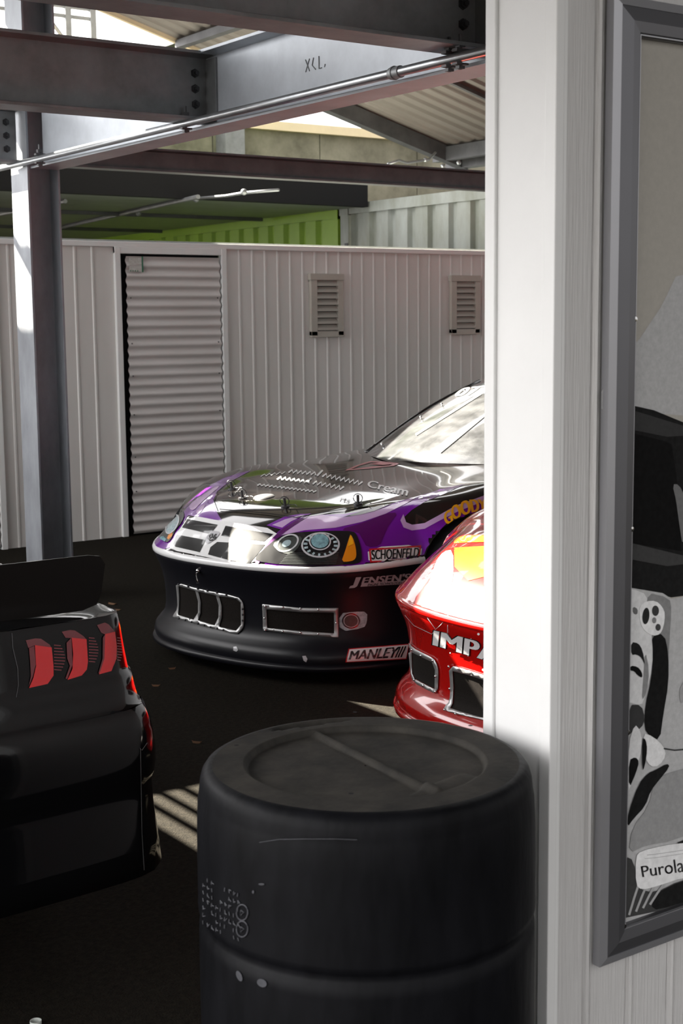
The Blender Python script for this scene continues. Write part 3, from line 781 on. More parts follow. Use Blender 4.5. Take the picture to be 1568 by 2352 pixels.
decal('black_spear', [(786, 1190), (832, 1175), (870, 1163), (900, 1158), (860, 1175), (830, 1183)], hb, DECAL_BLACK, t, 3, 7)
# crease band along the hood edge
decal('crease_band', [(579, 1304), (600, 1270), (620, 1243), (645, 1219), (680, 1197), (716, 1183), (690, 1199), (655, 1223), (628, 1248), (606, 1277), (590, 1303)], hb, PURPLE_DARK, t, 3, 6)
# hood nose right of grille and far side
decal('purple_flame', [(612, 1207), (655, 1186), (690, 1181), (715, 1180), (690, 1191), (655, 1212), (647, 1217)], hb, PURPLE, t, 1, 6)
decal('lavender_flame', [(625, 1207), (655, 1194), (690, 1184), (700, 1184), (668, 1199), (648, 1213)], hb, LAVENDER, t, 2, 5)
decal('purple_flame', [(353, 1250), (371, 1222), (392, 1196), (415, 1172), (440, 1148), (475, 1120), (515, 1098), (560, 1084), (575, 1082), (520, 1112), (500, 1128), (490, 1150), (497, 1175), (510, 1197), (470, 1190), (432, 1184), (410, 1218), (391, 1258), (370, 1263)], hb, PURPLE, t, 1, 6)
decal('lavender_flame', Z3((470, 735), (520, 690), (600, 640), (680, 590), (720, 580), (640, 650), (560, 720), (505, 780), (475, 770)), hb, LAVENDER, t, 2, 5, 1)
decal('lavender_flame', Z3((520, 790), (560, 745), (605, 725), (580, 770), (545, 815)), hb, LAVENDER, t, 2, 5, 1)
# grille print: white cross bars with four black openings and a horned-head badge
decal('grille_print', smooth_poly(ZG((478, 108), (820, 172), (1425, 262), (1255, 440), (1110, 628), (880, 590), (560, 520), (270, 462), (280, 395), (370, 250)), 1), hb, DECAL_WHITE, t, 2, 6, label='white grille print with four black openings')
gp = bpy.data.objects[[o.name for o in COL.objects if o.name.startswith('grille_print')][-1]]
for poly in (ZG((455, 150), (765, 210), (690, 305), (400, 238)), ZG((845, 220), (1335, 305), (1240, 382), (800, 322)), ZG((345, 310), (640, 365), (580, 492), (330, 435), (308, 405)), ZG((760, 385), (1255, 412), (1090, 610), (870, 570), (665, 515), (690, 440))):
    decal('grille_opening', poly, hb, DECAL_BLACK, gp, 3, 5)
decal('badge', smooth_poly(ZG((705, 268), (790, 285), (775, 325), (720, 375), (655, 412), (637, 375), (660, 320)), 1), hb, DECAL_SILVER, gp, 4, 4)
for pl in (((700, 300), (685, 330), (690, 355), (710, 340), (715, 305)), ((755, 310), (740, 320), (722, 350), (735, 362), (752, 335)), ((668, 350), (690, 375), (705, 372), (725, 365))):
    decal('badge_horn', stroke(ZG(*pl), 3.0), hb, DECAL_BLACK, gp, 5, 4)
# near headlamp print
decal('headlamp_print', smooth_poly(Z6((60, 230), (140, 165), (250, 110), (480, 92), (700, 86), (870, 90), (900, 120), (930, 200), (950, 300), (945, 370), (900, 400), (760, 410), (520, 420), (200, 410), (-60, 370), (-40, 320)), 1), hb, DECAL_BLACK, t, 4, 6, label='printed headlamp with round lenses and amber marker')
hl = bpy.data.objects[[o.name for o in COL.objects if o.name.startswith('headlamp_print')][-1]]
decal('lamp_glow', smooth_poly(Z6((110, 215), (180, 160), (300, 140), (395, 140), (370, 230), (290, 310), (200, 300), (140, 260)), 1), hb, DECAL_GREY, hl, 5, 5)
decal('lens_ring', [circle(600 + 562 * .24235, 1200 + 225 * .24235, 44, 29, rot=-.06), circle(600 + 562 * .24235, 1200 + 222 * .24235, 40, 26, rot=-.06)], hb, DECAL_SILVER, hl, 6, 4)
for k in range(16):
    th = 2 * math.pi * k / 16 + .1; cx, cy = 736.5, 1254
    decal('lens_tooth', stroke([(cx + 30 * math.cos(th), cy + 20 * math.sin(th)), (cx + 39 * math.cos(th), cy + 25.5 * math.sin(th))], 4.5), hb, DECAL_PALE, hl, 6, 4)
decal('lens_bezel', [circle(735, 1247, 25, 20), circle(735, 1247, 22, 17.5)], hb, DECAL_SILVER, hl, 7, 4)
decal('lens', circle(735, 1246, 20, 16), hb, DECAL_TEAL, hl, 7, 4)
decal('inner_lens', [circle(661, 1250, 28, 18, rot=-.5), circle(661, 1250, 24, 15, rot=-.5)], hb, DECAL_SILVER, hl, 6, 4)
decal('inner_lens', circle(659, 1251, 11, 7, rot=-.5), hb, DECAL_PALE, hl, 6, 4)
for k in range(8):
    decal('lamp_rib', stroke(Z6((260 - 12 * k, 300 + 14 * k), (735 - 4 * k, 300 + 14 * k - 4)), 1.0), hb, DECAL_GREY, hl, 5, 9)
decal('amber_marker', smooth_poly(Z6((845, 118), (880, 190), (900, 300), (890, 355), (850, 378), (755, 385), (790, 290), (820, 190)), 1), hb, DECAL_AMBER, hl, 6, 5)
decal('amber_glint', Z6((843, 128), (865, 170), (872, 215), (820, 240), (830, 170)), hb, DECAL_YELLOW, hl, 7, 5)
# far headlamp print
decal('headlamp_print', smooth_poly(ZG((165, 345), (230, 250), (300, 150), (370, 60), (400, 45), (425, 110), (400, 180), (330, 270), (280, 370), (235, 395)), 1), hb, DECAL_GREY, t, 4, 5)
hl2 = bpy.data.objects[[o.name for o in COL.objects if o.name.startswith('headlamp_print')][-1]]
decal('lens', circle(330 + 305 * .2232, 1160 + 210 * .2232, 10, 22, rot=.5), hb, DECAL_PALE, hl2, 5, 4)
decal('lens_ring', [circle(330 + 305 * .2232, 1160 + 210 * .2232, 12, 25, rot=.5), circle(330 + 305 * .2232, 1160 + 210 * .2232, 10, 22, rot=.5)], hb, DECAL_SILVER, hl2, 6, 4)
decal('amber_marker', ZG((262, 320), (295, 290), (310, 285), (300, 330), (265, 365), (250, 350)), hb, DECAL_AMBER, hl2, 5, 4)
decal('lens', ZG((165, 335), (215, 330), (240, 360), (230, 385), (180, 360)), hb, DECAL_TEAL, hl2, 5, 4)
# stickers
st = decal('sticker', smooth_poly([(843, 1259), (969, 1250.5), (963.5, 1292.5), (846.5, 1297.5)], 1), hall, DECAL_WHITE, t, 3, 7, label='white sticker with slab lettering inside a red border')
decal('sticker_border', [[(846.5, 1262), (966, 1253.5), (961, 1289.5), (849, 1294)], [(850, 1265.5), (962.5, 1257.5), (957.5, 1285.5), (852.5, 1290)]], hall, DECAL_RED, st, 4, 6)
text_decal('lettering', 'SCHOENFELD', quad((852, 1265.5), (962, 1259), (958, 1282), (853, 1287.5)), hall, DECAL_BLACK, st, 5, bold=0.006)
decal('sticker_border', [(889, 1287.5), (925, 1286), (925, 1293.5), (889, 1295)], hall, DECAL_WHITE, st, 5, 6)
text_decal('lettering', 'HEADERS', quad((892, 1288), (923, 1286.5), (923, 1292.5), (892, 1294)), hall, DECAL_RED, st, 6, bold=0.007)
text_decal('lettering', 'www.schoenfeldheaders.com', quad((880, 1259.2), (934, 1256.2), (934, 1258), (880, 1261)), hall, DECAL_WHITE, st, 5)
jn = decal('sticker', Z6((895, 515), (945, 512), (905, 600), (880, 615), (828, 620), (840, 598), (868, 590)), hall, DECAL_SILVER, t, 3, 6, label="slanted white lettering sticker with a long hooked first letter")
text_decal('lettering', "ENSEN'S", quad((835.5, 1324.5), (942, 1315.5), (938, 1333.5), (830, 1340)), hall, DECAL_SILVER, jn, 3, bold=0.012)
decal('sticker_bar', Z6((952, 570), (1413, 543), (1395, 577), (936, 605)), hall, DECAL_SILVER, jn, 3, 7)
text_decal('lettering', 'ENGINE TECHNOLOGIES', quad((845, 1339), (922, 1334.3), (921, 1339.5), (843, 1345)), hall, DECAL_BLACK, jn, 4, bold=0.002)
mn = decal('sticker', [(800, 1490.5), (939.5, 1479), (933, 1513.5), (792.5, 1521)], hf, DECAL_RED, t, 2, 7, label='white slanted sticker with a thin red border')
decal('sticker_field', [(802, 1492.5), (937, 1481.5), (931, 1511.5), (795.5, 1519)], hf, DECAL_WHITE, mn, 3, 7)
text_decal('lettering', 'MANLEY', quad((806, 1496.5), (917, 1486.5), (906, 1509), (801, 1515)), hf, DECAL_BLACK, mn, 4, bold=0.009)
for k in range(3):
    decal('sticker_slash', [(916 + 6.2 * k, 1486.6 - .5 * k), (919.5 + 6.2 * k, 1486.3 - .5 * k), (908.5 + 6.2 * k, 1509 - .4 * k), (905 + 6.2 * k, 1509.2 - .4 * k)], hf, DECAL_BLACK, mn, 4, 6)
def arc_warp(x, y):
    # lettering over the wheel arch
    pts = [(1026, 1208), (1050, 1192), (1078, 1180), (1105, 1174), (1135, 1171), (1170, 1172)]
    s = x * (len(pts) - 1); i = min(int(s), len(pts) - 2); f = s - i
    b = (pts[i][0] + (pts[i + 1][0] - pts[i][0]) * f, pts[i][1] + (pts[i + 1][1] - pts[i][1]) * f)
    nx, ny = (-.45 + .5 * x), -1.0
    h = 25 + 6 * math.sin(x * 5)
    return (b[0] + nx * h * y * .8, b[1] + ny * h * y)
text_decal('lettering', 'GOODYEAR', arc_warp, hb, DECAL_YELLOW, t, 3, bold=0.012, sub=2, label='yellow lettering curving over the wheel arch')
# hood prints
def script(x0, y0, n, px_, slope, amp): return [(x0 + px_ * i + (amp * .5 if i % 2 else -amp * .5), y0 + px_ * slope * i + (-amp if i % 2 else amp)) for i in range(n)]
for nm, pts, w in (('a', script(664, 1083, 13, 5.2, .10, 3.5), 3.6), ('b', script(742, 1092, 18, 5.2, .22, 4.2), 3.8), ('c', script(638, 1099, 15, 5.2, .12, 3.6), 3.8), ('d', script(720, 1109, 14, 5.2, .2, 4.0), 3.8), ('e', script(592, 1114, 30, 4.6, .12, 2.0), 3.0), ('f', script(600, 1093, 10, 6, -.12, 2.4), 1.6)):
    decal('hood_script', stroke(pts, w), hb, DECAL_WHITE, t, 2, 5)
decal('hood_script', stroke([(728, 1094), (741, 1081)], 4), hb, DECAL_WHITE, t, 2, 5); decal('hood_script', stroke([(704, 1109), (715, 1099)], 4), hb, DECAL_WHITE, t, 2, 5)
text_decal('lettering', 'Cream', quad((848, 1104), (940, 1122), (934, 1140), (842, 1119)), hb, DECAL_WHITE, t, 2, bold=0.008)
text_decal('lettering', 'rts', quad((784, 1143), (806, 1148), (801, 1156), (780, 1151)), hb, DECAL_WHITE, t, 2, bold=0.01)
ro = [(791, 1082), (818, 1070), (850, 1060), (880, 1061), (918, 1065), (905, 1071), (860, 1076)]
ri = [(805, 1079), (826, 1070), (852, 1063), (872, 1064), (845, 1067), (880, 1069), (902, 1067), (895, 1070), (855, 1073)]
decal('hood_logo', [ro, ri], hb, mat('crimson_print', srgb(170, 30, 60), 0.3, coat=.8), t, 2, 6)
# hood seams
for pts in ([(505, 1172), (560, 1176), (620, 1182), (680, 1191)], [(680, 1191), (740, 1180), (810, 1168), (845, 1162)], [(620, 1128), (560, 1082)] and [(500, 1172), (492, 1150), (500, 1130)]):
    decal('hood_seam', stroke(pts, 1.6), hb, DARK, t, 4, 6)
# hood pins with wire loops
for px, py in ((533, 1121), (557, 1141), (655, 1160), (822, 1154)):
    r = hb(ray(px, py + 4))
    if not r: continue
    p, n = r; pin = MB(); pin.tube([p - n * .005, p + n * .045], .007, 8); pin.tube([p, p + n * .006], .022, 12)
    ho = obj('hood_pin', pin, BOLT, t, smooth=True, autosmooth=.6)
    lp = MB(); ring = []
    for k in range(13):
        a_ = 2 * math.pi * k / 12; ring.append(Vector(p) + n * (.03 + .022 * math.sin(a_)) + CR * (.022 * math.cos(a_)))
    lp.tube(ring, .0022, 6)
    lp.tube([Vector(p) + n * .01, Vector(p) + n * .012 + CR * .05 - CF * .02, Vector(p) + n * .004 + CR * .06 - CF * .08], .002, 6)
    obj('pin_wire', lp, BOLT, ho, smooth=True)
r = hb(ray(606, 1142))
if r:
    p, n = r; obj('hood_cap', MB().lathe([(.055, 0), (.05, .006), (.03, .011), (.001, .013)], p, n, 24), GALV_DARK, t, smooth=True)
# cowl flap at the far hood edge
r = hb(ray(752, 1046))
if r:
    p = Vector(r[0]); f = MB(); e1 = Vector((*PC.rear, 0)); e2 = Vector((*PC.left, 0))
    f.prism([(0, -.02), (.16, -.02), (.15, .05), (.13, .05)], lambda a, b, s: tuple(p + e1 * (a - .08) + e2 * s + Vector((0, 0, b))), -.02, .02)
    obj('cowl_flap', f, BLACK_SATIN, t)
# windscreen clips, braces and banner
for px, py in ((873, 1018), (962, 957), (1010, 927), (1062, 895), (1111, 874)):
    r = hw(ray(px + 6, py + 6))
    if r: obj('window_clip', MB().ball(r[0] + r[1] * .012, .010, 6), CHROME, t, smooth=True)
for a, b in (((1010, 1040), (1125, 945)), ((955, 1000), (1105, 905))):
    pts = [(a[0] + (b[0] - a[0]) * i / 8, a[1] + (b[1] - a[1]) * i / 8) for i in range(9)]
    decal('windshield_brace', stroke(pts, 4.5), hw, PLATE, t, 3, 7)
text_decal('lettering', '07T', quad((1064, 892), (1132, 884), (1124, 904), (1040, 912)), hw, DECAL_WHITE, t, 3, bold=0.02, sub=1)
# bumper openings
def plate(name, outer, holes, hit, parent, lay_=3, label=None, rivets=()):
    o = decal(name, [outer] + holes, hit, PLATE, parent, lay_, 6, thick=0.0025, label=label)
    for h in holes:
        decal('mesh_insert', h, hit, MESH_DARK, o, 1, 6)
    for q in rivets:
        r = hit(ray(*q))
        if r: obj('rivet', MB().ball(r[0] + r[1] * (.0015 * lay_ + .004), .0055, 4), BOLT if name == 'center_vent_frame' else CHROME, o, smooth=True)
    return o
def along(pts, n):
    out = []
    for i in range(len(pts) - 1):
        for k in range(n): out.append((pts[i][0] + (pts[i + 1][0] - pts[i][0]) * k / n, pts[i][1] + (pts[i + 1][1] - pts[i][1]) * k / n))
    return out
plate('center_vent_frame', smooth_poly(Z3((368, 1345), (540, 1400), (860, 1460), (900, 1500), (912, 1560), (912, 1700), (885, 1745), (850, 1772), (650, 1715), (345, 1632), (350, 1612), (385, 1560), (380, 1450)), 1),
      [Z3((392, 1378), (525, 1415), (548, 1500), (548, 1590), (512, 1650), (388, 1612), (394, 1560), (398, 1480)), Z3((548, 1422), (690, 1452), (712, 1530), (710, 1630), (680, 1695), (545, 1655), (566, 1600), (568, 1510)), Z3((712, 1458), (850, 1478), (888, 1510), (890, 1690), (850, 1738), (712, 1705), (734, 1640), (735, 1540))],
      hf, t, label='riveted metal vent frame with three mesh bays', rivets=along(Z3((395, 1362), (850, 1462)), 6) + along(Z3((398, 1640), (800, 1750)), 8) + along(Z3((905, 1560), (905, 1700)), 3))
plate('brake_vent_frame', Z5((120, 652), (360, 676), (596, 676), (598, 866), (360, 848), (126, 818)), [Z5((146, 684), (360, 702), (568, 706), (570, 838), (360, 824), (150, 804))], hf, t, label='riveted rectangular vent frame with brown mesh',
      rivets=along(Z5((140, 664), (580, 690)), 4) + along(Z5((140, 818), (580, 850)), 4) + [Z5((582, 770))[0], Z5((136, 740))[0]])
fg = decal('fog_lamp_print', smooth_poly(Z5((600, 712), (700, 700), (778, 700), (776, 770), (755, 805), (604, 828)), 1), hf, DECAL_PALE, t, 2, 6)
decal('fog_lens', [circle(560 + 675 * .3635, 1150 + 758 * .3635, 21, 18), circle(560 + 675 * .3635, 1150 + 758 * .3635, 15, 13)], hf, DECAL_BLACK, fg, 3, 4)
decal('fog_lens', circle(560 + 675 * .3635, 1150 + 758 * .3635, 15, 13), hf, DECAL_GREY, fg, 3, 4)
decal('fog_lens', [circle(560 + 675 * .3635, 1150 + 758 * .3635, 17, 15), circle(560 + 675 * .3635, 1150 + 758 * .3635, 15.6, 13.6)], hf, DECAL_SILVER, fg, 4, 4)
for q in (((536, 1486), (543, 1485), (547, 1493), (543, 1497), (536, 1494)), ((694, 1507), (702, 1506), (706, 1514), (703, 1521), (697, 1517))):
    decal('paint_chip', list(q), hf, DECAL_SILVER, t, 1, 4)
r = hf(ray(458, 1314))
if r:
    p, n = r; hk = MB(); hk.tube([p, p + n * .02 + Vector((0, 0, .005)), p + n * .022 - Vector((0, 0, .03)), p + n * .012 - Vector((0, 0, .045))], .006, 8); hk.ball(p + n * .01 + Vector((0, 0, .012)), .011, 5)
    obj('tow_hook', hk, CHROME, t, smooth=True)

# ---- the red car
c, t, body, bumper, ws = build_stock_car('red', (3.355, 4.055), math.radians(-1.0), RED_PAINT, RED_PAINT, 'glossy red race car nose behind the drum, cut off by the white post')
hb = bvh_hit(bvh_of(body)); hf = bvh_hit(bvh_of(bumper)); hall = bvh_hit(bvh_of(body, bumper))
ZR = lambda *p: zoomed(880, 1150, .21683, p)
def imp(dx):
    k = 228.0
    return quad((1000 - dx, 1446.5 - dx), (1000 + k + dx, 1446.5 + .245 * k - dx), (998 + k + dx, 1482 + .29 * k + dx), (997 - dx, 1482 + dx))
text_decal('lettering', 'IMPALA', imp(0.6), hall, DECAL_BLACK, t, 2, bold=0.021, sub=1, label='black outline behind the white lettering')
text_decal('lettering', 'IMPALA', imp(-0.8), hall, DECAL_WHITE, t, 3, bold=0.013, sub=1, label='white lettering across the nose')
decal('sunlit_stripe', ZR((745, 395), (900, 368), (1100, 360), (1100, 440), (900, 445), (750, 455)), hb, SUNLIT_ORANGE, t, 1, 7)  # orange stands in for sunlight along the red hood
decal('sunlit_patch', ZR((750, 500), (1100, 480), (1100, 800), (900, 850), (755, 700)), hb, SUNLIT_ORANGE, t, 1, 7)  # sun on the red paint, painted as an orange patch
plate('side_vent_frame', smooth_poly(ZR((268, 1490), (330, 1560), (430, 1610), (545, 1665), (585, 1740), (596, 1830), (585, 2055), (450, 1990), (340, 1930), (305, 1850), (295, 1700)), 1), [ZR((312, 1600), (420, 1655), (530, 1705), (562, 1790), (558, 2000), (450, 1945), (345, 1890), (318, 1830))], hf, t, rivets=ZR((325, 1578), (420, 1638), (545, 1692), (572, 1858), (570, 2025), (445, 1962), (350, 1900)), label='narrow riveted vent frame with mesh at the corner')
plate('front_vent_frame', smooth_poly(ZR((705, 1735), (900, 1790), (1120, 1860), (1260, 1900), (1260, 2400), (1080, 2335), (850, 2285), (650, 2232), (660, 2190), (715, 2130), (725, 1980)), 1), [ZR((745, 1800), (900, 1840), (1100, 1905), (1230, 1940), (1230, 2340), (1050, 2300), (850, 2250), (718, 2205), (745, 2150), (755, 1980))], hf, t, rivets=ZR((712, 1752), (818, 1778), (948, 1820), (722, 1990), (662, 2228), (778, 2270)), label='large riveted vent frame with dark mesh')
for pts in (ZR((430, 1180), (560, 1360), (640, 1285), (660, 1160)), ZR((690, 1170), (685, 1400)), ZR((235, 1210), (330, 1320), (520, 1410), (560, 1365))):
    decal('paint_crack', stroke(pts, 1.0), hall, DECAL_SILVER, t, 2, 6)
decal('headlamp_print', smooth_poly(ZR((420, 950), (500, 850), (560, 640), (640, 540), (740, 520), (745, 800), (700, 960), (560, 1020), (470, 1010)), 1), hb, DECAL_PALE, t, 1, 6)
for q in ZR((1010, 1412), (812, 1270), (930, 1462), (735, 1312), (640, 1500), (900, 1640), (710, 1612), (1060, 1790)):
    decal('stone_chip', circle(q[0], q[1], 1.6 if q[0] < 1090 else 3, n=8), hall, DECAL_WHITE, t, 1, 3)

# ---- the black car at the left, tail towards the viewer
HALF_B = [(0, 0), (.4, .006), (.7, .02), (.86, .036), (.904, .062), (.918, .13), (.925, .5), (.94, 1.2), (.94, 3.4), (.93, 4.2), (.86, 4.75), (.6, 5.0), (.3, 5.05), (0, 5.06)]
def black_car():
    # u runs from the tail forwards (towards +Y), so "left" in the car frame is +X in the scene
    xr = 1.562; c = Car((xr - .915, 3.13), math.radians(90), HALF_B)
    t = thing('race_car', 'glossy black car at the left edge, tail towards the viewer, red three-bar tail lamps', 'car', (xr - .915, 3.13, 0), 0)
    zl = lambda s: 0.945
    zc = lambda u: np.interp(u, [0, .1, .4, .9, 3.2, 4.0, 5.06], [.962, .966, .978, .985, .93, .88, .74])
    def zt(u, w): return zc(u) - .03 * (np.abs(w) / .94) ** 4
    body = obj('body_shell', c.lid(zl, zt, lambda u, w: 0.07 + 0 * u), BLACK_PAINT, t, smooth=True, weld=.0008)
    ends = lambda z: c.s_of_u(.62) if z < .745 else c.L
    rows = [(.288, .03), (.29, .092), (.36, .088), (.42, .083), (.48, .078), (.515, .074), (.522, .077), (.53, .080), (.56, .085), (.60, .086), (.64, .082), (.68, .074), (.70, .066), (.712, .058), (.72, .050), (.76, .040), (.79, .034), (.80, .026), (.81, .024), (.86, .016), (.91, .009), (.935, .004), (.945, 0)]
    zoff = lambda s, z: .03 * min(1, max(0, (.42 - z) / .1)) * (1 - sstep(np.interp(s, c.S, c.O[:, 0]), .5, .9)) * 0 + (-.012 if False else 0)
    taper = MB()
    low = c.skirt([r for r in rows if r[0] < .72], lambda z: 0, lambda z: c.s_of_u(.52 + .1 * (z - .3)), 80)
    bump = obj('rear_bumper', low, BLACK_PAINT, t, smooth=True, weld=.0008)
    up = c.skirt([r for r in rows if r[0] >= .712], lambda z: 0, lambda z: c.L, 160)
    tailp = obj('tail_panel', up, BLACK_PAINT, t, smooth=True, weld=.0008)
    for sd in (1, -1):
        obj('side_panel', c.skirt([(.14, -.02), (.4, 0), (.72, 0)], lambda z: c.s_of_u(1.42), lambda z: c.s_of_u(3.7), 20, sides=(sd,)), BLACK_PAINT, t, smooth=True)
    for u in (.97, 4.0):
        for sg in (-1, 1):
            ax = Vector((c.left[0] * sg, c.left[1] * sg, 0)); ctr = c.W(u, sg * .62, .34)
            ty = obj('wheel', MB().lathe([(.21, .0), (.30, -.01), (.325, .02), (.335, .08), (.335, .2), (.325, .26), (.30, .285), (.215, .275), (.21, .25)], ctr, ax, 40), RUBBER, t, smooth=True, autosmooth=.7)
            obj('rim', MB().lathe([(.212, .255), (.20, .262), (.185, .22), (.12, .20), (.06, .235), (.001, .24)], ctr, ax, 40), RIM, ty, smooth=True, autosmooth=.7)
    obj('underbody', MB().add([c.W(.1, -.8, .3), c.W(.1, .8, .3), c.W(4.8, .8, .2), c.W(4.8, -.8, .2)], [(0, 1, 2, 3)]), DARK, t)
    # cabin
    def rowsurf(fr, to, n=10, bulge=.03):
        P = []
        for i in range(n + 1):
            f = i / n; row = []
            for k in range(17):
                v = -1 + 2 * k / 16; a = fr(v); b = to(v)
                row.append(c.W(a[0] + (b[0] - a[0]) * f, a[1] + (b[1] - a[1]) * f, a[2] + (b[2] - a[2]) * f + bulge * math.sin(math.pi * f)))
            P.append(row)
        return MB().grid(P)
    A = lambda v: (.62 + .05 * v * v, .60 * v, .975); Bq = lambda v: (1.55, .47 * v, 1.28 - .015 * v * v); Cq = lambda v: (2.55, .47 * v, 1.29 - .015 * v * v); Dq = lambda v: (3.4, .58 * v, .92)
    obj('rear_window', rowsurf(A, Bq), GLASS_DARK, t, smooth=True); obj('roof', rowsurf(Bq, Cq, 8, .02), BLACK_PAINT, t, smooth=True); obj('windshield', rowsurf(Cq, Dq), GLASS_DARK, t, smooth=True)
    for sg in (-1, 1):
        q = [c.W(.62, sg * .62, .965), c.W(1.55, sg * .47, 1.268), c.W(2.55, sg * .47, 1.275), c.W(3.4, sg * .60, .91), c.W(2.4, sg * .74, .93), c.W(1.2, sg * .74, .965)]
        obj('side_window', MB().add(q, [tuple(range(6))]), BLACK_PAINT, t)
    # spoiler blade
    y0 = 3.20
    P0 = [(-.9, .958), (1.462, .958), (1.500, .97), (1.508, 1.0), (1.508, 1.075), (1.492, 1.098), (1.46, 1.104), (-.9, 1.104)]
    sp = MB(); n = len(P0)
    f_ = lambda x, z, d: (x, y0 - .35 * (z - .958) + d, z)
    sp.add([f_(x, z, 0) for x, z in P0] + [f_(x, z, .006) for x, z in P0], [tuple(range(n)), tuple(range(2 * n - 1, n - 1, -1))] + [(i, (i + 1) % n, n + (i + 1) % n, n + i) for i in range(n)])
    obj('spoiler', sp, BROWN_BLACK, t)
    hb_ = bvh_hit(bvh_of(tailp, bump))
    ZT = lambda *p: zoomed(0, 1230, .34014, p)
    # lamp lenses: clear smoked panel, then three lit bars each with a darker chevron
    for nm, bright, dark1, top in (
        ('a', ((232, 740), (345, 755), (357, 880), (358, 945), (318, 1002), (192, 1030), (222, 960), (240, 880)), ((192, 760), (228, 745), (238, 870), (218, 950), (190, 1022), (205, 950), (200, 850)), ((172, 708), (235, 695), (275, 697), (335, 738), (345, 760), (232, 742), (190, 760))),
        ('b', ((480, 690), (580, 700), (590, 850), (582, 905), (548, 945), (452, 975), (485, 900), (490, 800)), ((445, 725), (478, 690), (486, 870), (450, 970), (438, 965), (468, 880), (450, 830)), ((415, 650), (470, 638), (505, 642), (560, 678), (582, 702), (478, 692), (440, 690))),
        ('c', ((705, 665), (770, 650), (782, 745), (780, 830), (748, 915), (664, 938), (700, 830)), ((690, 690), (704, 668), (700, 830), (668, 930), (660, 930), (688, 830)), ((652, 605), (705, 588), (730, 600), (765, 640), (770, 655), (705, 668), (680, 655)))):
        lam = decal('tail_lamp', ZT(*bright), hb_, TAIL_RED, t, 2, 6, label='red tail lamp bar')
        decal('lamp_edge', ZT(*dark1), hb_, TAIL_DARKRED, lam, 2, 5)
        decal('lamp_top', ZT(*top), hb_, TAIL_DARKRED, lam, 1, 5)
    for x0, y0_, x1, y1 in ((360, 740, 445, 905), (595, 690, 668, 850), (785, 690, 826, 840)):
        for k in range(9):
            f = k / 8; xa_ = x0 + 2; ya_ = y0_ + (y1 - y0_) * f; l = (x1 - x0) * (.55 + .35 * math.sin(f * 3))
            decal('lamp_tooth', stroke(ZT((xa_, ya_), (xa_ + l, ya_ + 4)), 2.4), hb_, TAIL_DARKRED, t, 1, 5)
    for pts in (((75, 620), (85, 760), (118, 900), (122, 1010), (108, 1095)), ((940, 1435), (955, 1450), (990, 1400)), ((945, 1440), (950, 1700), (955, 2000), (970, 2260))):
        decal('panel_seam', stroke(ZT(*pts), 1.6), hb_, GALV_DARK, t, 1, 6)
    r = hb_(ray(8 * .34, 1230 + 640 * .34))
    if r: obj('screw', MB().ball(r[0] + r[1] * .004, .006, 5), CHROME, t, smooth=True)
black_car()

# ================================================================== FOREGROUND
# ---- black plastic drum, upside down
DC = Vector((1.42, 1.955, 0)); DH = 0.90
t = thing('plastic_drum', 'black dusty plastic drum standing upside down against the white corner post', 'drum', tuple(DC))
prof = [(.24, 0.0), (.272, .004), (.283, .02), (.288, .05), (.292, .12), (.296, .20), (.297, .255), (.294, .268), (.289, .276), (.289, .290), (.294, .298), (.297, .31),
        (.2975, .40), (.2975, .50), (.2972, .600), (.2965, .618), (.2915, .625), (.2905, .630), (.2905, .636), (.292, .640), (.2975, .646), (.298, .655), (.2975, .668), (.2975, .74), (.2965, .80), (.2945, .842), (.2925, .852), (.2915, .860), (.290, .874), (.2865, .887), (.281, .895), (.274, .899), (.268, .900)]
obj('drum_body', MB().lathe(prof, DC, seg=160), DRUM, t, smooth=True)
# top: rim land with a recessed disc, a cross ridge, a far notch and a near step
rings = list(np.linspace(.268, .222, 6)) + list(np.linspace(.216, .0, 34)); P = []
RD = Vector((.80, -.60, 0)).normalized()
e_ri = at_z(1000, 1812, .9) - at_z(706, 1666, .9); e_ri.z = 0; rid0 = at_z(706, 1666, .9) - DC; rid0.z = 0; rlen = e_ri.length; e_ri.normalize(); e_n = Vector((-e_ri.y, e_ri.x, 0))
notch = at_z(700, 1655, .9) - DC; notch.z = 0; step_c = at_z(1035, 1795, .9) - DC; step_c.z = 0
def top_z(p):
    r = p.length; z = .900
    rec = sstep(.2135 - r, 0, .008)
    z -= .011 * rec
    q = p - rid0; a = q.dot(e_ri); b = abs(q.dot(e_n))
    if -.005 < a < rlen + .02: z += .0085 * max(0, 1 - (b / .011) ** 2) * rec
    d = p - notch; ta = d.dot(Vector((-notch.y, notch.x, 0)).normalized()); ra = d.dot(notch.normalized())
    k = max(0, 1 - (abs(ta) / .085) ** 4) * max(0, 1 - (abs(ra + .012) / .024) ** 4) * sstep(.262 - r, 0, .008); z -= .022 * k
    d = p - step_c; ta = d.dot(Vector((-step_c.y, step_c.x, 0)).normalized()); ra = d.dot(step_c.normalized())
    z += .010 * max(0, 1 - (abs(ta) / .075) ** 4) * max(0, 1 - (abs(ra) / .03) ** 4) * rec
    return z
N = 200
ph_ = np.linspace(0, 2 * math.pi, N, endpoint=False)
rr = list(np.linspace(.268, .225, 7)) + list(np.linspace(.222, .200, 12)) + list(np.linspace(.197, .002, 56))
for r_ in rr:
    row = []
    for th in ph_:
        p = Vector((r_ * math.cos(th), r_ * math.sin(th), 0)); row.append((DC.x + p.x, DC.y + p.y, float(top_z(p))))
    P.append(row)
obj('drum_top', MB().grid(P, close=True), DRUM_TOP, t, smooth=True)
for px, py in ((543, 1712), (815, 1636), (1080, 1667), (806, 1823)):
    q = at_z(px, py, .9); obj('vent_hole', MB().lathe([(.0045, .0012), (.0001, .0013)], (q.x, q.y, .8992), seg=12), DARK, t)
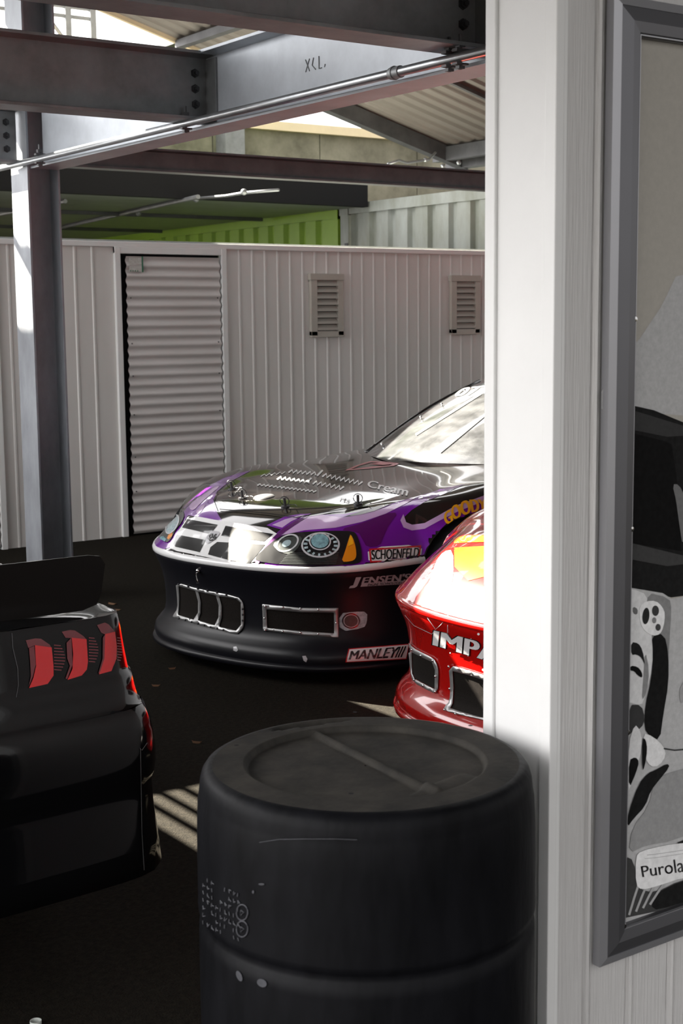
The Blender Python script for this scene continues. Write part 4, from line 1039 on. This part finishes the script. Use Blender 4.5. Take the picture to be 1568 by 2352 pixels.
# raised recycling marks and lettering on the flank (worn, unreadable)
em = MB(); e2 = MB()
def drum_pt(px, py, off=.0015):
    d = ray(px, py); dx, dy = d.x, d.y; ox, oy = -DC.x, -DC.y; R_ = .2975 + off
    a = dx * dx + dy * dy; b = 2 * (ox * dx + oy * dy); cc = ox * ox + oy * oy - R_ * R_; D = b * b - 4 * a * cc
    if D < 0: return None
    s = (-b - math.sqrt(D)) / (2 * a); return EYE + d * s
def drum_stroke(m, pts, r):
    q = [drum_pt(*p) for p in pts]
    q = [v for v in q if v is not None]
    if len(q) > 1: m.tube(q, r, 5)
random.seed(3)
for row in range(7):
    for k in range(9):
        x = 466 + 10 * k; y = 2012 + 17 * row + (x - 466) * .62 - (x - 466) ** 2 * .0016
        if (row < 2 and 2 < k < 5) or random.random() < .25: continue
        drum_stroke(em, [(x, y), (x + random.uniform(-1, 2), y + 8)], .0012)
        if random.random() < .6: drum_stroke(em, [(x, y + random.choice((0, 4, 8))), (x + 5, y + 3 + random.choice((0, 4, 8)))], .0011)
for cx, cy in ((556, 2096), (556, 2134)):
    drum_stroke(e2, circle(cx, cy, 13, 18, 20) + [circle(cx, cy, 13, 18, 20)[0]], .0013); drum_stroke(e2, [(cx - 3, cy - 5), (cx + 4, cy), (cx - 3, cy + 6), (cx - 3, cy - 5)], .0012)
obj('embossed_lettering', em, DRUM_SCUFF, t); obj('embossed_roundel', e2, DRUM_SCUFF, t)
sc_ = MB()
def blob(pts):
    q = [drum_pt(*p) for p in pts]; q = [v for v in q if v is not None]; sc_.add(q, [tuple(range(len(q)))])
blob(circle(549, 2242, 6, 13, 12, rot=-.4)); blob(circle(601, 2258, 12, 9, 12, rot=.5)); blob(circle(600, 2031, 7, 2.5, 10)); blob(circle(581, 2049, 2.5, 4, 8))
blob(stroke([(595, 1935), (640, 1928), (700, 1927), (770, 1927), (820, 1929)], 1.4))
obj('scuff', sc_, DRUM_SCUFF, t)

# ---- poster in a snap frame on the cladding
t = thing('poster_frame', 'grey metal poster frame with a black and white photograph on the white cladding', 'poster', (1.9, YP0 - .012, .43))
YF = YP0 - 0.008
X0, X1, Z0, Z1 = 1.860, 2.90, 0.447, 2.217
wb = .064; n_ = .012
bar = [(0.0, 0.0), (0.0, .016), (.013, .020), (.040, .027), (.058, .024), (.064, .018), (.064, .006), (.064, 0.0)]      # (inwards, out of the wall)
FRAME_LIGHT = mat('light_anodised_edge', (0.40, 0.40, 0.42), 0.35, metal=0.6, var=.03)
def frame_bar(a, b, inward, bar=bar):
    m = MB(); n = len(bar); a = Vector(a); b = Vector(b); inw = Vector(inward); d = (b - a).normalized(); P = []
    for end, s in ((a, 1), (b, -1)):
        P.append([tuple(end + inw * i + d * (s * i) + Vector((0, -o, 0))) for i, o in bar])
    m.add(P[0] + P[1], [(k, k + 1, n + k + 1, n + k) for k in range(n - 1)] + [tuple(range(n)), tuple(range(2 * n - 1, n - 1, -1))])
    return m
cs = [(X0, YF, Z0), (X1, YF, Z0), (X1, YF, Z1), (X0, YF, Z1)]
for a, b, iw in ((3, 0, (1, 0, 0)), (0, 1, (0, 0, 1)), (1, 2, (-1, 0, 0)), (2, 3, (0, 0, -1))):
    fb = obj('frame_bar', frame_bar(cs[a], cs[b], iw), FRAME, t)
    obj('edge_strip', frame_bar(cs[a], cs[b], iw, [(-.001, 0.0), (-.001, .0175), (.015, .0222), (.015, 0.0)]), FRAME_LIGHT, fb)
    obj('inner_lip', frame_bar(cs[a], cs[b], iw, [(.0605, 0.0), (.0605, .0225), (.0625, .0225), (.0625, 0.0)]), FRAME_LIGHT, fb)
obj('back_board', MB().box((X0 + .01, YF - .002, Z0 + .01), (X1 - .01, YP0 + .004, Z1 - .01)), GALV_DARK, t)
YQ = YF - .0045
pic = obj('poster_print', MB().box((X0 + .05, YQ, Z0 + .05), (X1 - .05, YF - .0021, Z1 - .05)), mat('print_mid_grey', srgb(172, 168, 160), 0.55, spec=.12, var=.05, vscale=70), t)
ph = plane_hit((0, YQ, 0), (0, -1, 0))
G = lambda v: mat('print_grey_%d' % v, srgb(*(min(235, v * (1.22 if v > 80 else .95)) for _ in range(3))), 0.6, spec=.04, var=.10 if v > 60 else .25, vscale=90)
def ink(v, pts, layer=1, sm=1, nm='print_shape'):
    pts = [(x, y) if x < 1600 or nm == 'patch' else (2260, y + (688 - y) * .17) for x, y in pts]
    return decal(nm, pts, ph, G(v), pic, layer * .35, 18, sm)
def exr(p): return p
ink(148, [(1380, 880), (1500, 740), (1568, 600), (1600, 560), (1600, 1000), (1380, 960)], 1, 1)
ink(34, [(1400, 930), (1455, 932), (1500, 942), (1568, 970), (1600, 980), (1600, 1400), (1540, 1372), (1480, 1355), (1400, 1345)], 2, 0)                 # dark car window band
ink(62, [(1400, 942), (1457, 944), (1568, 978), (1600, 988), (1600, 1015), (1530, 1003), (1455, 988), (1400, 985)], 3, 0)
ink(22, [(1400, 995), (1455, 996), (1520, 1012), (1540, 1020), (1552, 1100), (1556, 1180), (1562, 1265), (1500, 1255), (1400, 1240)], 4, 0)
ink(70, [(1400, 1247), (1452, 1248), (1568, 1276), (1600, 1285), (1600, 1320), (1530, 1300), (1450, 1285), (1400, 1284)], 4, 0)
ink(92, [(1541, 1112), (1556, 1112), (1570, 1140), (1600, 1160), (1600, 1290), (1566, 1262), (1555, 1190), (1550, 1150)], 5, 1)
# man with headset
ink(150, [(1400, 1350), (1448, 1350), (1520, 1362), (1540, 1375), (1600, 1380), (1600, 2130), (1400, 2130)], 3, 0)
ink(112, [(1480, 1360), (1535, 1372), (1540, 1400), (1535, 1470), (1530, 1560), (1500, 1520), (1490, 1420)], 4, 1)
ink(178, [(1400, 1350), (1448, 1351), (1485, 1366), (1480, 1400), (1490, 1430), (1495, 1470), (1496, 1530), (1478, 1600), (1470, 1620), (1440, 1612), (1400, 1600)], 5, 1)      # face
ink(30, [(1493, 1458), (1522, 1455), (1532, 1500), (1532, 1570), (1520, 1640), (1512, 1700), (1488, 1690), (1476, 1672), (1478, 1620), (1492, 1560), (1497, 1500)], 6, 1)          # hair and strap
ink(198, [(1464, 1392), (1480, 1380), (1502, 1379), (1517, 1392), (1524, 1410), (1520, 1440), (1512, 1456), (1496, 1460), (1478, 1450), (1466, 1430)], 7, 1)                    # ear cup
ink(50, circle(1479, 1414, 8, 19, rot=.1), 8, 0); ink(70, circle(1501, 1402, 8, 12), 8, 0); ink(78, circle(1507, 1440, 6, 8), 8, 0); ink(110, circle(1498, 1424, 5, 7), 8, 0)
ink(92, [(1450, 1392), (1462, 1398), (1460, 1412), (1450, 1408)], 6, 1)
ink(40, [(1446, 1474), (1462, 1476), (1472, 1492), (1478, 1530), (1470, 1510), (1458, 1502), (1446, 1504)], 7, 1)        # moustache shadow
ink(24, [(1444, 1528), (1460, 1530), (1470, 1542), (1472, 1556), (1462, 1552), (1452, 1540), (1444, 1540)], 7, 1)
ink(112, [(1478, 1490), (1488, 1540), (1482, 1590), (1470, 1610), (1474, 1560)], 6, 1)
ink(64, [(1441, 1618), (1470, 1618), (1478, 1650), (1470, 1672), (1452, 1676), (1440, 1690)], 6, 1)
ink(176, [(1440, 1705), (1454, 1662), (1466, 1676), (1471, 1700), (1466, 1740), (1446, 1800), (1438, 1820)], 7, 1)       # collar
ink(186, [(1472, 1682), (1495, 1690), (1520, 1712), (1526, 1735), (1510, 1758), (1490, 1760), (1478, 1740)], 7, 1)
ink(26, [(1440, 1745), (1455, 1737), (1464, 1748), (1456, 1775), (1440, 1812)], 8, 1)
ink(28, [(1470, 1694), (1478, 1696), (1482, 1720), (1476, 1760), (1470, 1770)], 9, 1)
ink(32, [(1436, 1900), (1440, 1862), (1462, 1800), (1484, 1774), (1500, 1768), (1528, 1752), (1534, 1760), (1510, 1790), (1490, 1815), (1478, 1850), (1450, 1880)], 8, 1)
ink(124, [(1500, 1790), (1540, 1770), (1600, 1760), (1600, 1880), (1545, 1930), (1480, 1940), (1440, 1960), (1448, 1900), (1486, 1852)], 7, 1)
ink(40, [(1548, 1930), (1600, 1880), (1600, 1950), (1560, 1945)], 8, 1)
ink(70, [(1432, 1965), (1452, 1975), (1462, 2040), (1500, 2050), (1560, 2020), (1600, 2015), (1600, 2130), (1400, 2130), (1420, 2060)], 7, 1)
ink(34, [(1500, 2052), (1560, 2022), (1600, 2018), (1600, 2100), (1540, 2080), (1490, 2090)], 8, 1)
for k in range(4): ink(140, stroke([(1440 + 16 * k, 2100 - 8 * k), (1452 + 18 * k, 2060 - 4 * k), (1462 + 19 * k, 2030)], 5), 9, 0)
ink(206, [(1455, 1966), (1466, 1953), (1520, 1940), (1568, 1934), (1640, 1930), (1640, 2012), (1568, 2012), (1500, 2035), (1468, 2042), (1455, 2030)], 10, 1, 'patch')
text_decal('lettering', 'Purolator', quad((1466, 1988), (1612, 1958), (1616, 1994), (1470, 2013)), ph, G(96), pic, 11 * .35, bold=0.003)
ink(150, stroke([(1480, 1962), (1500, 1960), (1568, 1950)], 1.5), 11, 0); ink(150, stroke([(1475, 1970), (1500, 1968), (1568, 1958)], 1.2), 11, 0)
ink(130, [(1555, 1588), (1568, 1560), (1600, 1540), (1600, 1640), (1562, 1622)], 6, 1); ink(54, stroke([(1520, 1718), (1545, 1722), (1568, 1720)], 3), 8, 0)
# frame studs
for px, py in ((1458, 237), (1455, 733), (1447, 1215), (1438, 1682), (1430, 2126), (1563, 80)):
    q = at_y(px, py, YF - .018)
    obj('stud', MB().lathe([(.0065, 0), (.0065, .003), (.0045, .005), (.0001, .0055)], (q.x, q.y, q.z), (0, -1, 0), 14), CHROME, t, smooth=True, autosmooth=.6)

# ---- small things on the ground
q = at_z(82, 2346, .012)
tag(obj('bottle_cap', MB().lathe([(.0001, .001), (.012, .001), (.0125, .014), (.0138, .0145), (.014, .012), (.014, .001), (.013, .0)], (q.x, q.y, 0), seg=28), CUP, smooth=True, autosmooth=.6), 'small white plastic bottle cap on the asphalt in the bottom left corner', 'cap')
random.seed(5)
spots = [(258, 1386, .035, 'dry brown leaf scrap on the asphalt beside the black spoiler'), (268, 1400, .03, 'second dry leaf scrap just below the one beside the black spoiler'),
         (358, 1574, .02, 'tiny pale twig on the asphalt in front of the dark bumper'), (395, 1535, .018, 'tiny leaf fragment on the asphalt under the dark bumper'), (452, 1704, .022, 'thin reddish twig on the asphalt above the sun stripes')]
for px, py, s, lab in spots:
    q = at_z(px, py, .004); a_ = random.uniform(0, 3); m = MB(); n = 8
    top = [(q.x + s * math.cos(a_) * math.cos(th) - .45 * s * math.sin(a_) * math.sin(th), q.y + s * math.sin(a_) * math.cos(th) + .45 * s * math.cos(a_) * math.sin(th), .004 + .006 * math.cos(2 * th)) for th in [2 * math.pi * k / n for k in range(n)]]
    m.add(top + [(x, y, z - .003) for x, y, z in top], [tuple(range(n)), tuple(range(2 * n - 1, n - 1, -1))] + [(k, (k + 1) % n, n + (k + 1) % n, n + k) for k in range(n)])
    tag(obj('leaf_scrap', m, LEAF), lab, 'leaf', 'dry scraps on the asphalt')
